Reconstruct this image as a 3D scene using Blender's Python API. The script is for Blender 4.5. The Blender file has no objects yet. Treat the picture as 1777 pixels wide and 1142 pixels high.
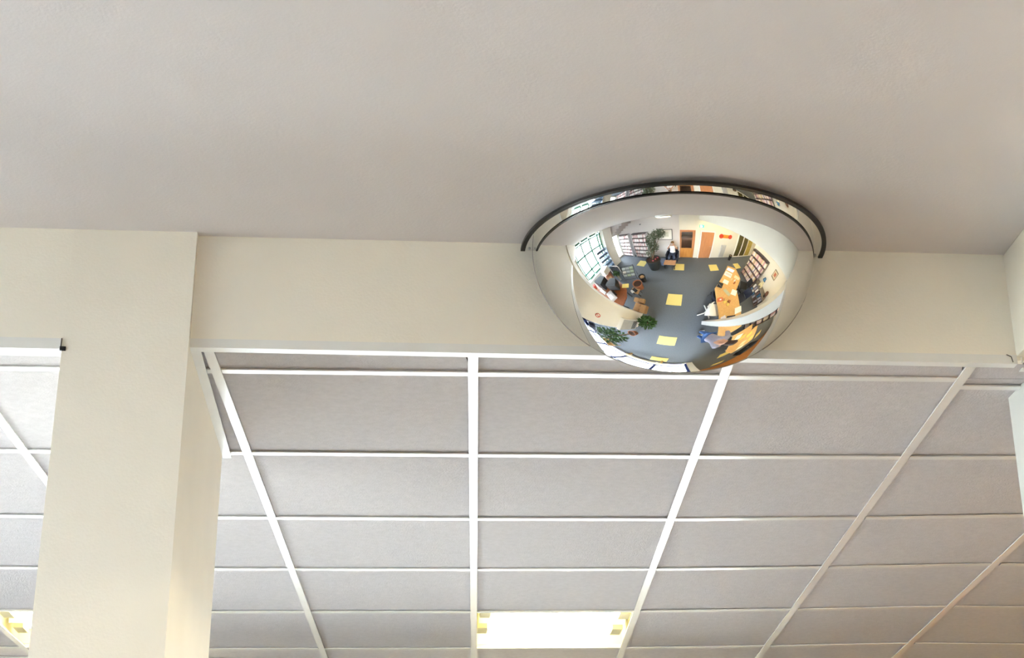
import bpy, bmesh, math, random
from mathutils import Vector, Matrix
random.seed(7)
SC = bpy.context.scene
COL = SC.collection

# ------------------------------------------------------------------ camera
F_PX, PITCH, YAW, ROLL = 2900.909, 0.4017, 0.06388, -0.0043
CAM = Vector((0.0, -3.5719, 1.29))
cp, sp, cy, sy = math.cos(PITCH), math.sin(PITCH), math.cos(YAW), math.sin(YAW)
fwd = Vector((sy*cp, cy*cp, sp)); rgt = Vector((cy, -sy, 0)); up = rgt.cross(fwd)
c, s = math.cos(ROLL), math.sin(ROLL)
R_, U_ = c*rgt + s*up, -s*rgt + c*up
cam_d = bpy.data.cameras.new('camera'); cam = bpy.data.objects.new('camera', cam_d); COL.objects.link(cam)
M = Matrix(((R_.x, U_.x, -fwd.x, CAM.x), (R_.y, U_.y, -fwd.y, CAM.y), (R_.z, U_.z, -fwd.z, CAM.z), (0, 0, 0, 1)))
cam.matrix_world = M
cam_d.sensor_fit = 'HORIZONTAL'; cam_d.sensor_width = 36.0; cam_d.lens = F_PX/1777*36.0
cam_d.clip_start = 0.005; cam_d.clip_end = 200
SC.camera = cam

# ------------------------------------------------------------------ world (overcast sky), exposure
W = bpy.data.worlds.new('overcast_sky'); SC.world = W; W.use_nodes = True
bg = W.node_tree.nodes['Background']; bg.inputs[0].default_value = (0.80, 0.905, 1.0, 1); bg.inputs[1].default_value = 10.0
vs = SC.view_settings
vs.view_transform = 'Standard'; vs.look = 'None'; vs.gamma = 1.0; vs.use_curve_mapping = False
vs.exposure = 2.0
cyc = SC.cycles
cyc.use_denoising = True; cyc.max_bounces = 10; cyc.diffuse_bounces = 5; cyc.glossy_bounces = 6
cyc.transparent_max_bounces = 12; cyc.sample_clamp_indirect = 6.0; cyc.caustics_reflective = False; cyc.caustics_refractive = False

sun_d = bpy.data.lights.new('sun', 'SUN'); sun_d.energy = 14.0; sun_d.angle = 0.02; sun_d.color = (1.0, .985, .95)
sun = bpy.data.objects.new('sun', sun_d); sun.location = (0, 20, 30); COL.objects.link(sun)
sun.rotation_euler = (math.radians(-30), 0, math.radians(3))       # high sun beyond the far windows, parallel to the left-hand ones

def portal(name, loc, rot, sx, sy_):
    l = bpy.data.lights.new(name, 'AREA'); l.shape = 'RECTANGLE'; l.size = sx; l.size_y = sy_
    l.cycles.is_portal = True
    o = bpy.data.objects.new(name, l); o.location = loc; o.rotation_euler = rot; COL.objects.link(o)
    o['kind'] = 'helper'
    return o
# an area light shines along its local -Z; these only guide sky sampling through the openings
portal('daylight_portal_left', (-4.30, -1.0, 1.75), (0, -math.pi/2, 0), 2.6, 2.7)
portal('daylight_portal_left_low', (-4.30, 2.27, 1.4), (0, -math.pi/2, 0), 1.25, 2.2)
portal('daylight_portal_corner', (-4.30, -3.36, 1.12), (0, -math.pi/2, 0), 2.1, 0.85)
portal('daylight_portal_far', (-1.3, 3.56, 1.2), (-math.pi/2, 0, 0), 5.6, 2.32)

# ------------------------------------------------------------------ materials
MATS = {}
def mat(name, col, rough=0.6, var=0.06, scale=8.0, metal=0.0, bump=0.0, bscale=60.0, spec=0.5, emit=None, estr=0.0):
    if name in MATS: return MATS[name]
    m = bpy.data.materials.new(name); m.use_nodes = True; nt = m.node_tree; N = nt.nodes; L = nt.links
    b = N['Principled BSDF']
    tc = N.new('ShaderNodeTexCoord'); nz = N.new('ShaderNodeTexNoise'); nz.inputs['Scale'].default_value = scale; nz.inputs['Detail'].default_value = 4
    L.new(tc.outputs['Object'], nz.inputs['Vector'])
    rp = N.new('ShaderNodeValToRGB')
    rp.color_ramp.elements[0].position = 0.3; rp.color_ramp.elements[1].position = 0.7
    rp.color_ramp.elements[0].color = tuple(max(0, x*(1-var)) for x in col) + (1,)
    rp.color_ramp.elements[1].color = tuple(min(1, x*(1+var)) for x in col) + (1,)
    L.new(nz.outputs['Fac'], rp.inputs['Fac']); L.new(rp.outputs['Color'], b.inputs['Base Color'])
    b.inputs['Roughness'].default_value = rough; b.inputs['Metallic'].default_value = metal
    b.inputs['Specular IOR Level'].default_value = spec
    if bump:
        n2 = N.new('ShaderNodeTexNoise'); n2.inputs['Scale'].default_value = bscale; n2.inputs['Detail'].default_value = 6
        L.new(tc.outputs['Object'], n2.inputs['Vector'])
        bp = N.new('ShaderNodeBump'); bp.inputs['Strength'].default_value = bump; bp.inputs['Distance'].default_value = 0.01
        L.new(n2.outputs['Fac'], bp.inputs['Height']); L.new(bp.outputs['Normal'], b.inputs['Normal'])
    if emit:
        b.inputs['Emission Color'].default_value = tuple(emit) + (1,); b.inputs['Emission Strength'].default_value = estr
    MATS[name] = m
    return m
def glass(name, tint=(1, 1, 1), gloss=0.06):
    if name in MATS: return MATS[name]
    m = bpy.data.materials.new(name); m.use_nodes = True; nt = m.node_tree; N = nt.nodes; L = nt.links
    N.remove(N['Principled BSDF'])
    t = N.new('ShaderNodeBsdfTransparent'); t.inputs[0].default_value = tuple(tint) + (1,)
    g = N.new('ShaderNodeBsdfGlossy'); g.inputs['Roughness'].default_value = 0.02
    fr = N.new('ShaderNodeFresnel'); fr.inputs['IOR'].default_value = 1.35
    mx = N.new('ShaderNodeMixShader'); L.new(fr.outputs[0], mx.inputs[0]); L.new(t.outputs[0], mx.inputs[1]); L.new(g.outputs[0], mx.inputs[2])
    L.new(mx.outputs[0], N['Material Output'].inputs[0])
    MATS[name] = m
    return m
def wood(name, c1, c2, rough=0.45, scale=3.0):
    if name in MATS: return MATS[name]
    m = bpy.data.materials.new(name); m.use_nodes = True; nt = m.node_tree; N = nt.nodes; L = nt.links
    b = N['Principled BSDF']; tc = N.new('ShaderNodeTexCoord'); mp = N.new('ShaderNodeMapping'); mp.inputs['Scale'].default_value = (6, 6, 0.8)
    w = N.new('ShaderNodeTexNoise'); w.inputs['Scale'].default_value = scale; w.inputs['Detail'].default_value = 6; w.inputs['Distortion'].default_value = 0.6
    rp = N.new('ShaderNodeValToRGB'); rp.color_ramp.elements[0].color = tuple(c1) + (1,); rp.color_ramp.elements[1].color = tuple(c2) + (1,)
    rp.color_ramp.elements[0].position = 0.3; rp.color_ramp.elements[1].position = 0.7
    L.new(tc.outputs['Object'], mp.inputs[0]); L.new(mp.outputs[0], w.inputs['Vector']); L.new(w.outputs['Fac'], rp.inputs[0]); L.new(rp.outputs[0], b.inputs['Base Color'])
    b.inputs['Roughness'].default_value = rough
    MATS[name] = m
    return m

M_CEIL = mat('ceiling_plaster', (0.69, 0.65, 0.655), 0.85, 0.02, 3, bump=0.08, bscale=140)
M_HEAD = mat('cream_paint', (0.86, 0.83, 0.75), 0.7, 0.025, 4, bump=0.06, bscale=160)
M_WALL = mat('wall_paint', (0.74, 0.70, 0.60), 0.7, 0.02, 2)
M_TILE = mat('mineral_fibre_tile', (0.53, 0.50, 0.51), 0.9, 0.05, 60, bump=0.25, bscale=220)
M_BAR = mat('white_enamel_bar', (0.80, 0.79, 0.77), 0.22, 0.02, 10, spec=0.7)
M_TRIM = mat('white_angle_trim', (0.78, 0.79, 0.78), 0.35, 0.03, 12)
M_CARPET = mat('blue_grey_carpet', (0.120, 0.138, 0.162), 0.6, 0.12, 30, bump=0.4, bscale=400, spec=0.25)
M_YEL = mat('yellow_carpet', (0.72, 0.60, 0.22), 0.9, 0.06, 60, spec=0.2)
M_BLACK = mat('black_rubber', (0.012, 0.011, 0.012), 0.5, 0.1, 30)
M_DARK = mat('dark_plastic', (0.018, 0.020, 0.024), 0.75, 0.1, 20)
M_NAVY = mat('navy_fabric', (0.015, 0.018, 0.035), 0.8, 0.1, 40)
M_WHITE = mat('white_plastic', (0.78, 0.77, 0.75), 0.4, 0.02, 10)
M_GREY = mat('grey_metal', (0.40, 0.40, 0.39), 0.4, 0.05, 10)
M_LGREY = mat('pale_grey_laminate', (0.55, 0.54, 0.55), 0.5, 0.03, 10)
M_TEAL = mat('green_window_frame', (0.02, 0.20, 0.12), 0.5, 0.05, 10)
M_BLUEF = mat('blue_window_frame', (0.03, 0.05, 0.19), 0.4, 0.05, 10)
M_DOOR = wood('orange_door_veneer', (0.47, 0.20, 0.085), (0.56, 0.25, 0.11))
M_DESK = wood('red_brown_desk', (0.19, 0.055, 0.018), (0.28, 0.085, 0.028), 0.35)
M_BEECH = wood('beech_worktop', (0.56, 0.33, 0.12), (0.66, 0.42, 0.17), 0.4)
M_TABLE = wood('pink_brown_table', (0.42, 0.23, 0.13), (0.52, 0.30, 0.18), 0.5)
M_TERRA = mat('terracotta', (0.36, 0.13, 0.06), 0.8, 0.1, 20)
M_SOIL = mat('soil', (0.05, 0.025, 0.017), 0.95, 0.3, 60, bump=0.5)
M_LEAF = mat('leaf_green', (0.05, 0.12, 0.03), 0.5, 0.35, 9)
M_LEAFG = mat('grey_green_leaf', (0.13, 0.17, 0.11), 0.5, 0.3, 9)
M_BARK = mat('bark', (0.16, 0.10, 0.06), 0.9, 0.2, 30)
M_CARD = mat('cardboard', (0.42, 0.25, 0.12), 0.85, 0.06, 15)
M_PAPER = mat('paper', (0.82, 0.80, 0.75), 0.8, 0.03, 10)
M_YPAPER = mat('yellow_paper', (0.80, 0.60, 0.16), 0.8, 0.05, 10)
M_SKIN = mat('skin', (0.56, 0.31, 0.21), 0.55, 0.08, 30)
M_GLASS = glass('window_glass')
M_DGLASS = mat('dark_glazing', (0.10, 0.085, 0.03), 0.25, 0.25, 3)
M_RED = mat('red_card', (0.55, 0.05, 0.02), 0.6, 0.1, 10)
M_ORANGE = mat('orange_card', (0.75, 0.27, 0.03), 0.6, 0.1, 10)
M_BLUE = mat('blue_card', (0.05, 0.14, 0.26), 0.5, 0.15, 10)

# mirror: silvered acrylic
def mirror_mat():
    m = bpy.data.materials.new('silvered_acrylic'); m.use_nodes = True
    nt = m.node_tree; b = nt.nodes['Principled BSDF']
    b.inputs['Metallic'].default_value = 1.0; b.inputs['Roughness'].default_value = 0.0
    tc = nt.nodes.new('ShaderNodeTexCoord'); nz = nt.nodes.new('ShaderNodeTexNoise'); nz.inputs['Scale'].default_value = 3.0
    rp = nt.nodes.new('ShaderNodeValToRGB'); rp.color_ramp.elements[0].color = (0.80, 0.80, 0.79, 1); rp.color_ramp.elements[1].color = (0.815, 0.815, 0.805, 1)
    nt.links.new(tc.outputs['Object'], nz.inputs['Vector']); nt.links.new(nz.outputs['Fac'], rp.inputs[0]); nt.links.new(rp.outputs[0], b.inputs['Base Color'])
    return m
M_MIRROR = mirror_mat()

# ------------------------------------------------------------------ mesh helpers
class MB:
    def __init__(self): self.v = []; self.f = []
    def add(self, vs, fs):
        n = len(self.v); self.v += [tuple(p) for p in vs]; self.f += [tuple(i+n for i in f) for f in fs]; return self
    def box(self, x0, x1, y0, y1, z0, z1, ch=0.0):
        x0, x1 = min(x0, x1), max(x0, x1); y0, y1 = min(y0, y1), max(y0, y1); z0, z1 = min(z0, z1), max(z0, z1)
        if ch <= 0:
            return self.add([(x0,y0,z0),(x1,y0,z0),(x1,y1,z0),(x0,y1,z0),(x0,y0,z1),(x1,y0,z1),(x1,y1,z1),(x0,y1,z1)],
                            [(0,3,2,1),(4,5,6,7),(0,1,5,4),(1,2,6,5),(2,3,7,6),(3,0,4,7)])
        bm = bmesh.new(); r = bmesh.ops.create_cube(bm, size=1.0)
        for v in bm.verts: v.co = Vector(((x0+x1)/2+v.co.x*(x1-x0), (y0+y1)/2+v.co.y*(y1-y0), (z0+z1)/2+v.co.z*(z1-z0)))
        bmesh.ops.bevel(bm, geom=bm.edges[:], offset=ch, segments=2, affect='EDGES', profile=0.6)
        bm.verts.index_update(); self.add([v.co for v in bm.verts], [[v.index for v in f.verts] for f in bm.faces]); bm.free(); return self
    def obox(self, c, sx, sy, sz, rz=0.0, rx=0.0, ch=0.0):
        t = MB().box(-sx/2, sx/2, -sy/2, sy/2, -sz/2, sz/2, ch)
        m = Matrix.Translation(c) @ Matrix.Rotation(rz, 4, 'Z') @ Matrix.Rotation(rx, 4, 'X')
        return self.add([m @ Vector(p) for p in t.v], t.f)
    def prism(self, poly, z0, z1):
        n = len(poly); a = sum(poly[i][0]*poly[(i+1)%n][1]-poly[(i+1)%n][0]*poly[i][1] for i in range(n))
        if a < 0: poly = poly[::-1]
        return self.add([(x,y,z0) for x,y in poly]+[(x,y,z1) for x,y in poly],
            [tuple(range(n-1,-1,-1)), tuple(range(n,2*n))]+[(i,(i+1)%n,(i+1)%n+n,i+n) for i in range(n)])
    def lathe(self, prof, c=(0,0,0), n=24, caps=True):
        vs, fs = [], []
        for r, z in prof:
            for i in range(n): a = 2*math.pi*i/n; vs.append((c[0]+r*math.cos(a), c[1]+r*math.sin(a), c[2]+z))
        for j in range(len(prof)-1):
            for i in range(n): k = (i+1)%n; fs.append((j*n+i, j*n+k, (j+1)*n+k, (j+1)*n+i))
        if caps: fs.append(tuple(range(n-1,-1,-1))); q = (len(prof)-1)*n; fs.append(tuple(range(q, q+n)))
        return self.add(vs, fs)
    def tube(self, pts, r, n=8):
        pts = [Vector(p) for p in pts]; rs = r if isinstance(r, (list, tuple)) else [r]*len(pts); vs = []; fs = []
        for j, p in enumerate(pts):
            t = (pts[min(j+1, len(pts)-1)]-pts[max(j-1, 0)]).normalized()
            a = t.cross(Vector((0,0,1)) if abs(t.z) < 0.9 else Vector((1,0,0))).normalized(); b = t.cross(a)
            for i in range(n): q = 2*math.pi*i/n; vs.append(p + rs[j]*(math.cos(q)*a + math.sin(q)*b))
        for j in range(len(pts)-1):
            for i in range(n): k = (i+1)%n; fs.append((j*n+i, j*n+k, (j+1)*n+k, (j+1)*n+i))
        fs.append(tuple(range(n-1,-1,-1))); q = (len(pts)-1)*n; fs.append(tuple(range(q, q+n)))
        return self.add(vs, fs)
    def ball(self, c, r, n=16, sc=(1,1,1)):
        prof = [(max(1e-4, r*math.sin(math.pi*j/10)), -r*math.cos(math.pi*j/10)) for j in range(11)]
        t = MB().lathe(prof, n=n)
        return self.add([(c[0]+p[0]*sc[0], c[1]+p[1]*sc[1], c[2]+p[2]*sc[2]) for p in t.v], t.f)
    def mesh(self, name, smooth=False, angle=None):
        me = bpy.data.meshes.new(name); me.from_pydata(self.v, [], self.f); me.update()
        bm = bmesh.new(); bm.from_mesh(me); bmesh.ops.recalc_face_normals(bm, faces=bm.faces); bm.to_mesh(me); bm.free()
        if smooth: me.polygons.foreach_set('use_smooth', [True]*len(me.polygons))
        return me
    def build(self, name, material, parent=None, smooth=False, origin=None):
        if origin is None:
            if parent is None and self.v:
                xs = [p[0] for p in self.v]; ys = [p[1] for p in self.v]; zs = [p[2] for p in self.v]
                origin = ((min(xs)+max(xs))/2, (min(ys)+max(ys))/2, min(zs))
            else: origin = (0, 0, 0)
        off = Vector(origin)
        if parent is not None: off = off + WORLD.get(parent.name, Vector())
        self.v = [tuple(Vector(p)-off) for p in self.v]
        me = self.mesh(name, smooth); me.materials.append(material)
        o = bpy.data.objects.new(name, me); COL.objects.link(o)
        if parent is not None: o.parent = parent; o.location = Vector(origin); WORLD[o.name] = off
        else: o.location = Vector(origin); WORLD[o.name] = Vector(origin)
        if smooth:
            try: me.set_sharp_from_angle(angle=math.radians(40))
            except Exception: pass
        return o
WORLD = {}       # world position of each object's origin, so that shapes are always written in world coordinates
def tag(o, label, cat, group=None, kind=None):
    o['label'] = label; o['category'] = cat
    if group: o['group'] = group
    if kind: o['kind'] = kind
    return o
def thing(name, loc, label, cat, group=None, kind=None):
    o = bpy.data.objects.new(name, None); o.empty_display_size = 0.1; COL.objects.link(o); o.location = loc
    WORLD[o.name] = Vector(loc)
    return tag(o, label, cat, group, kind)
def struct(name, mb, m, label, cat): return tag(mb.build(name, m), label, cat, kind='structure')

# ------------------------------------------------------------------ the setting
ZC, ZG = 3.032, 2.7534            # plaster ceiling and suspended grid
XL, XR, YB, YF = -4.2, 8.0, -4.03, 3.46
fl = struct('floor', MB().box(-4.4, 8.2, -7.0, YF+.12, -0.2, 0).box(1.58, 8.2, YF+.12, 7.2, -.2, 0), M_CARPET, 'blue-grey carpeted floor of the library room with yellow squares', 'floor')
for (x, y) in [(-1.84,-3.07),(.44,-3.04),(2.42,-2.96),(4.33,-2.88),(.45,-.98),(.53,1.17),(.55,2.99),(3.03,3.76),(5.4,4.45),(3.3,5.9)]:
    MB().box(x-.275, x+.275, y-.275, y+.275, 0.0, 0.004).build('carpet_tile', M_YEL, fl)
struct('ceiling', MB().box(-4.4, 8.2, -7.0, YF+.12, ZC, 3.3).box(1.58, 8.2, YF+.12, 7.2, ZC, 3.3), M_CEIL, 'smooth off-white plaster ceiling above the dome mirror', 'ceiling')

# header over the openings, and the pillar at its left
hd = struct('wall_header', MB().box(-0.51, 1.44, 0.0, 0.022, ZG+.003, ZC).box(-0.51, 1.44, 0.022, 0.14, ZG+.03, ZC), M_HEAD, 'cream plastered header wall behind the dome mirror', 'wall')
struct('wall_header_left', MB().box(XL, -0.7925, -0.02, 0.0, ZG-.022, ZC).box(XL, -0.7925, 0.0, 0.12, ZG+.03, ZC), M_HEAD, 'cream plastered header wall left of the pillar', 'wall')
struct('wall_pillar', MB().box(-0.793, -0.51, -0.02, 0.765, 0.0, ZC), M_HEAD, 'broad cream plastered pillar at the left, one side in shade', 'pillar')
struct('ceiling_beam', MB().box(1.42, 1.72, YB, 0.035, ZG+.012, ZC, 0.004), M_HEAD, 'cream downstand beam running toward the back wall at the right edge', 'beam')
struct('wall_column', MB().box(1.488, 1.72, 0.085, 0.262, 0, ZG+0.1, 0.005), mat('column_paint', (.60,.60,.58), .6, .02, 6), 'slim white square column at the right edge under the tiled ceiling', 'column')

# angle trims
def trim(n, mb, label): return struct('trim_%d' % n, mb, M_TRIM, label, 'trim')
trim(1, MB().box(-0.51, 1.42, -0.0025, 0.0, ZG-.004, ZG+.016).box(-0.51, 1.42, -0.0025, 0.024, ZG-.006, ZG-.004), 'white metal angle trim along the bottom of the header wall by the mirror')
trim(2, MB().box(-2.6, -0.796, -0.0225, -0.02, ZG-.022, ZG+.002).box(-2.6, -0.796, -0.0225, 0.024, ZG-.024, ZG-.022), 'white metal angle trim under the header wall left of the pillar')
trim(3, MB().box(-0.51, -0.5085, 0.024, 0.767, ZG-.004, ZG+.016).box(-0.51, -0.487, 0.024, 0.79, ZG-.006, ZG-.004), 'white metal angle trim running back along the pillar side')
trim(4, MB().box(1.44, 1.72, 0.024, 0.048, ZG-.006, ZG-.004).box(1.43, 1.433, -0.003, 0.0, ZG-.004, ZG+.02), 'short white angle trim at the foot of the beam')
trim(7, MB().box(-0.8145, -0.793, 0.0, 0.77, ZG-.006, ZG-.004).box(-0.7945, -0.793, 0.0, 0.767, ZG-.004, ZG+.012), 'white metal angle trim along the hidden left side of the pillar')
struct('trim_5', MB().prism([(-0.797,-.024),(-0.784,-.0225),(-0.784,-.0195),(-0.797,-.0195)], ZG-.028, ZG-.018).tube([(-0.795,-.022,ZG+.002),(-0.795,-.023,ZG-.02)], 0.0012), M_BLACK, 'small dark chip where the left trim meets the pillar', 'chip')
struct('trim_6', MB().tube([(1.395,-.004,ZG+.016),(1.405,-.006,ZG+.010),(1.408,-.006,ZG-.004)], 0.0012), M_BLACK, 'dark curled sliver at the right end of the header trim', 'chip')

# ---- suspended ceiling: warped nodes measured from the grid
XB = {-1:(-.4655,.0237), 0:(.145,.0255), 1:(.7485,.0265), 2:(1.328,.0270), 3:(1.889,.0295), -2:(-1.066,.0245), -3:(-1.67,.024)}
YR = {0:(.1525,-.0115,0), 1:(.757,-.0135,-.003), 2:(1.365,-.018,-.008), 3:(1.964,-.024,-.009), 4:(2.573,-.028,-.009), 5:(3.207,-.031,-.009), 6:(3.455,-.001,0)}
def node(k, r):
    rq = 5.4 if r == 6 else r
    if k in XB: x = XB[k][0]+XB[k][1]*rq
    elif k > 3: x = XB[3][0]+.6*(k-3)+.028*r
    else: x = XB[-3][0]+.6*(k+3)+.024*r
    if r < 0: return (x - .0, 0.03)
    a, b, q = YR[min(r, 6)]
    kk = max(-2, min(3, k))
    return (x, a + b*kk + q*kk*max(kk, 0))
sg = thing('suspended_ceiling', (0, 2, ZG), 'suspended ceiling of square grey tiles in a white metal grid', 'ceiling', kind='structure')
K0, K1, RR = -7, 10, 6
LIGHTS = {(0, 4), (-3, 4), (5, 2), (8, 2), (5, 4), (8, 4)}
for k in range(K0, K1):
    for r in range(-1, RR):
        if (k, r) in LIGHTS: continue
        p = [node(k, r), node(k+1, r), node(k+1, r+1), node(k, r+1)]
        if min(q[0] for q in p) < -4.2 and k < -3 and max(q[0] for q in p) < -4.2: continue
        g = 0.002
        p = [(p[0][0]+g, p[0][1]+g), (p[1][0]-g, p[1][1]+g), (p[2][0]-g, p[2][1]-g), (p[3][0]+g, p[3][1]-g)]
        if k == -1 and r in (-1, 0): pass
        zj = random.uniform(0, .0015)
        MB().prism(p, ZG+.006+zj, ZG+.02).build('ceiling_tile', M_TILE, sg)
def bar(name, a, b, w, z0, z1):
    a, b = Vector((a[0], a[1], 0)), Vector((b[0], b[1], 0)); t = (b-a).normalized(); n = Vector((-t.y, t.x, 0))*w/2
    mb = MB().prism([tuple((a-n)[:2]), tuple((b-n)[:2]), tuple((b+n)[:2]), tuple((a+n)[:2])], z0, z1)
    return mb.build(name, M_BAR, sg)
for k in range(K0, K1+1):
    bar('main_tee', (node(k, 0)[0]-.006, 0.0245), node(k, RR), .024, ZG, ZG+.004)
for r in range(0, RR+1):
    for k in range(K0, K1):
        a, b = node(k, r), node(k+1, r)
        if k == 2 and r == 0: a, b = (a[0], .178), (1.60, .176)
        bar('cross_tee', (a[0]+.012, a[1]), (b[0]-.012, b[1]), .024, ZG+.0012, ZG+.005)
# the bit of tile strip between the pillar-side trim and the first tee
MB().box(-0.513, -0.46, 0.024, 0.765, ZG+.008, ZG+.02).build('ceiling_tile', M_TILE, sg)

M_TUBE = mat('lit_tube', (1, 0.95, 0.7), 0.4, 0, 5, emit=(1.0, 0.93, 0.66), estr=11.0)
M_TUBER = mat('bright_lit_tube', (1, 0.95, 0.7), 0.4, 0, 5, emit=(1.0, 0.88, 0.62), estr=48.0)
M_TUBEW = mat('warm_lit_tube', (1, 0.92, 0.65), 0.4, 0, 5, emit=(1.0, 0.84, 0.52), estr=34.0)
M_TRAY = mat('cream_reflector', (0.80, 0.76, 0.56), 0.4, 0.02, 5)
M_HOLD = mat('lamp_holder_plastic', (0.72, 0.67, 0.42), 0.5, 0.03, 10)
def luminaire(k, r, label):
    p = [node(k, r), node(k+1, r), node(k+1, r+1), node(k, r+1)]
    x0 = min(p[0][0], p[3][0]); x1 = max(p[1][0], p[2][0]); y0 = min(p[0][1], p[1][1]); y1 = max(p[2][1], p[3][1])
    t = thing('ceiling_light', ((x0+x1)/2, (y0+y1)/2, ZG), label, 'light', 'recessed ceiling lights')
    zt = ZG+.10
    mb = MB().box(x0, x1, y0, y1, zt, zt+.004)
    mb.box(x0-.003, x0, y0, y1, ZG+.021, zt).box(x1, x1+.003, y0, y1, ZG+.021, zt).box(x0, x1, y0-.003, y0, ZG+.021, zt).box(x0, x1, y1, y1+.003, ZG+.021, zt)
    ym = (y0+y1)/2
    mb.add([(x0+.03, ym-.03, zt), (x1-.03, ym-.03, zt), (x1-.03, ym+.03, zt), (x0+.03, ym+.03, zt), (x0+.03, ym, ZG+.03), (x1-.03, ym, ZG+.03)], [(0,1,5,4), (2,3,4,5), (0,4,3), (1,2,5)])
    mb.build('reflector_tray', M_TRAY, t)
    for f in (.3, .7):
        y = y0+(y1-y0)*f
        MB().tube([(x0+.07, y, ZG+.055), (x1-.07, y, ZG+.055)], .016, 10).build('fluorescent_tube', M_TUBE if k < 3 else M_TUBER, t, True)
        for xe in (x0+.028, x1-.070):
            MB().box(xe, xe+.042, y-.05, y+.05, ZG+.03, zt, .004).build('lamp_holder', M_HOLD, t)
    return t
luminaire(0, 4, 'glowing yellowish fluorescent ceiling light straight below the dome mirror in the tile grid')
luminaire(-3, 4, 'glowing ceiling light at the lower left corner, mostly cut off by the pillar')
luminaire(5, 2, 'nearer left one of the ceiling lights over the right-hand desks')
luminaire(8, 2, 'nearer right one of the ceiling lights over the right-hand desks')
luminaire(5, 4, 'farther left one of the ceiling lights over the right-hand desks')
luminaire(8, 4, 'farther right one of the ceiling lights over the right-hand desks')

# ------------------------------------------------------------------ the dome mirror
MXC, MA, MCZ, MZ, MYC = 0.612, 0.334, 0.304, 3.0127, -0.002
dm = thing('dome_mirror', (MXC, MYC, MZ-MCZ), 'silver half-dome security mirror fixed where ceiling meets header wall', 'mirror')
NT, NP = 120, 240
vsd, fsd = [], []
for j in range(NT+1):
    th = math.pi/2*j/NT
    rr_, zz = MA*math.cos(th), MZ-MCZ*math.sin(th)
    for i in range(NP+1):
        a = math.pi*i/NP
        vsd.append((MXC+rr_*math.cos(a), MYC-rr_*math.sin(a), zz))
for j in range(NT):
    for i in range(NP):
        a = j*(NP+1)+i; q = [a, a+1, a+NP+2, a+NP+1]
        fsd.append(tuple(q[:3]) if j == NT-1 else tuple(q))
dome = MB().add(vsd, fsd)
def half_ring(r0, r1, z0, z1, n=160):
    vs_, fs_ = [], []
    for i in range(n+1):
        a = math.pi*i/n; ca, sa = math.cos(a), math.sin(a)
        for r, z in ((r0, z0), (r1, z0), (r1, z1), (r0, z1)): vs_.append((MXC+r*ca, MYC-r*sa, z))
    for i in range(n):
        for e in range(4): fs_.append((i*4+e, i*4+(e+1)%4, (i+1)*4+(e+1)%4, (i+1)*4+e))
    fs_.append((0,1,2,3)); fs_.append(tuple(n*4+e for e in (3,2,1,0)))
    return MB().add(vs_, fs_)
def exact_dome():
    me = bpy.data.meshes.new('mirror_dome'); me.from_pydata([tuple(Vector(p)-Vector((MXC, MYC, MZ-MCZ))) for p in dome.v], [], dome.f); me.update()
    me.polygons.foreach_set('use_smooth', [True]*len(me.polygons))
    nrm = []
    for p in dome.v:
        d = Vector(((p[0]-MXC)/MA**2, (p[1]-MYC)/MA**2, (p[2]-MZ)/MCZ**2)); nrm.append(d.normalized() if d.length > 0 else Vector((0,0,-1)))
    # outward winding
    if me.polygons[NP*10].normal.dot(nrm[me.polygons[NP*10].vertices[0]]) < 0: me.flip_normals()
    me.normals_split_custom_set_from_vertices([tuple(n) for n in nrm])
    me.materials.append(M_MIRROR)
    o = bpy.data.objects.new('mirror_dome', me); COL.objects.link(o); o.parent = dm
    return o
exact_dome()
half_ring(MA, 0.358, MZ, MZ+.002).build('mirror_flange', M_MIRROR, dm)
half_ring(0.352, 0.3625, MZ-.002, MZ+.0045).build('rubber_gasket', M_BLACK, dm)
# thin cut edge of the dome where it meets the wall
ed = MB()
pr_ = [(math.pi*i/80) for i in range(81)]
ed.tube([(MXC+MA*math.cos(a), -0.0015, MZ-MCZ*math.sin(a)) for a in pr_], 0.0014, 6)
ed.build('dome_edge', mat('dull_edge', (0.30, 0.28, 0.25), 0.5, 0.1, 20), dm)
for a_ in (.06, math.pi-.06):
    MB().tube([(MXC+.345*math.cos(a_), -.345*math.sin(a_)-.004, MZ+.002), (MXC+.345*math.cos(a_), -.345*math.sin(a_)-.004, ZC)], .005, 10).build('ceiling_spacer', M_BLACK, dm)
for xs_ in (MXC-.3425, MXC+.3425):
    MB().ball((xs_, -0.014, MZ-.001), .0028, 8).build('fixing_screw', M_GREY, dm)

# ------------------------------------------------------------------ walls of the room behind and around (seen in the mirror)
struct('wall_left', MB()
    .box(-4.4, XL, YB-.12, -3.78, 0, ZC).box(-4.4, XL, -3.78, -2.93, 0, .08).box(-4.4, XL, -3.78, -2.93, 2.15, ZC)
    .box(-4.4, XL, -2.93, -2.2, 0, ZC).box(-4.4, XL, -2.2, .34, 0, .50).box(-4.4, XL, -2.2, .34, 3.0, ZC)
    .box(-4.4, XL, .34, 1.2, 0, ZC).box(-4.4, XL, 1.2, 3.34, 0, .80).box(-4.4, XL, 1.2, 3.34, 2.0, ZC).box(-4.4, XL, 3.34, YF+.12, 0, ZC),
    M_WALL, 'cream left wall pierced by tall windows', 'wall')
struct('wall_pier', MB().box(XL, -3.72, -2.92, -2.22, 0, ZC, .01), M_HEAD, 'pale pier between the two left-hand windows', 'pier')
struct('wall_back', MB().box(.36, .40, YB-.12, YB, 0, ZC).box(.40, 1.25, YB-.12, YB, 2.08, ZC).box(1.25, 8.2, YB-.12, YB, 0, ZC), M_WALL, 'cream back wall behind the photographer with two doors', 'wall')
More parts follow.
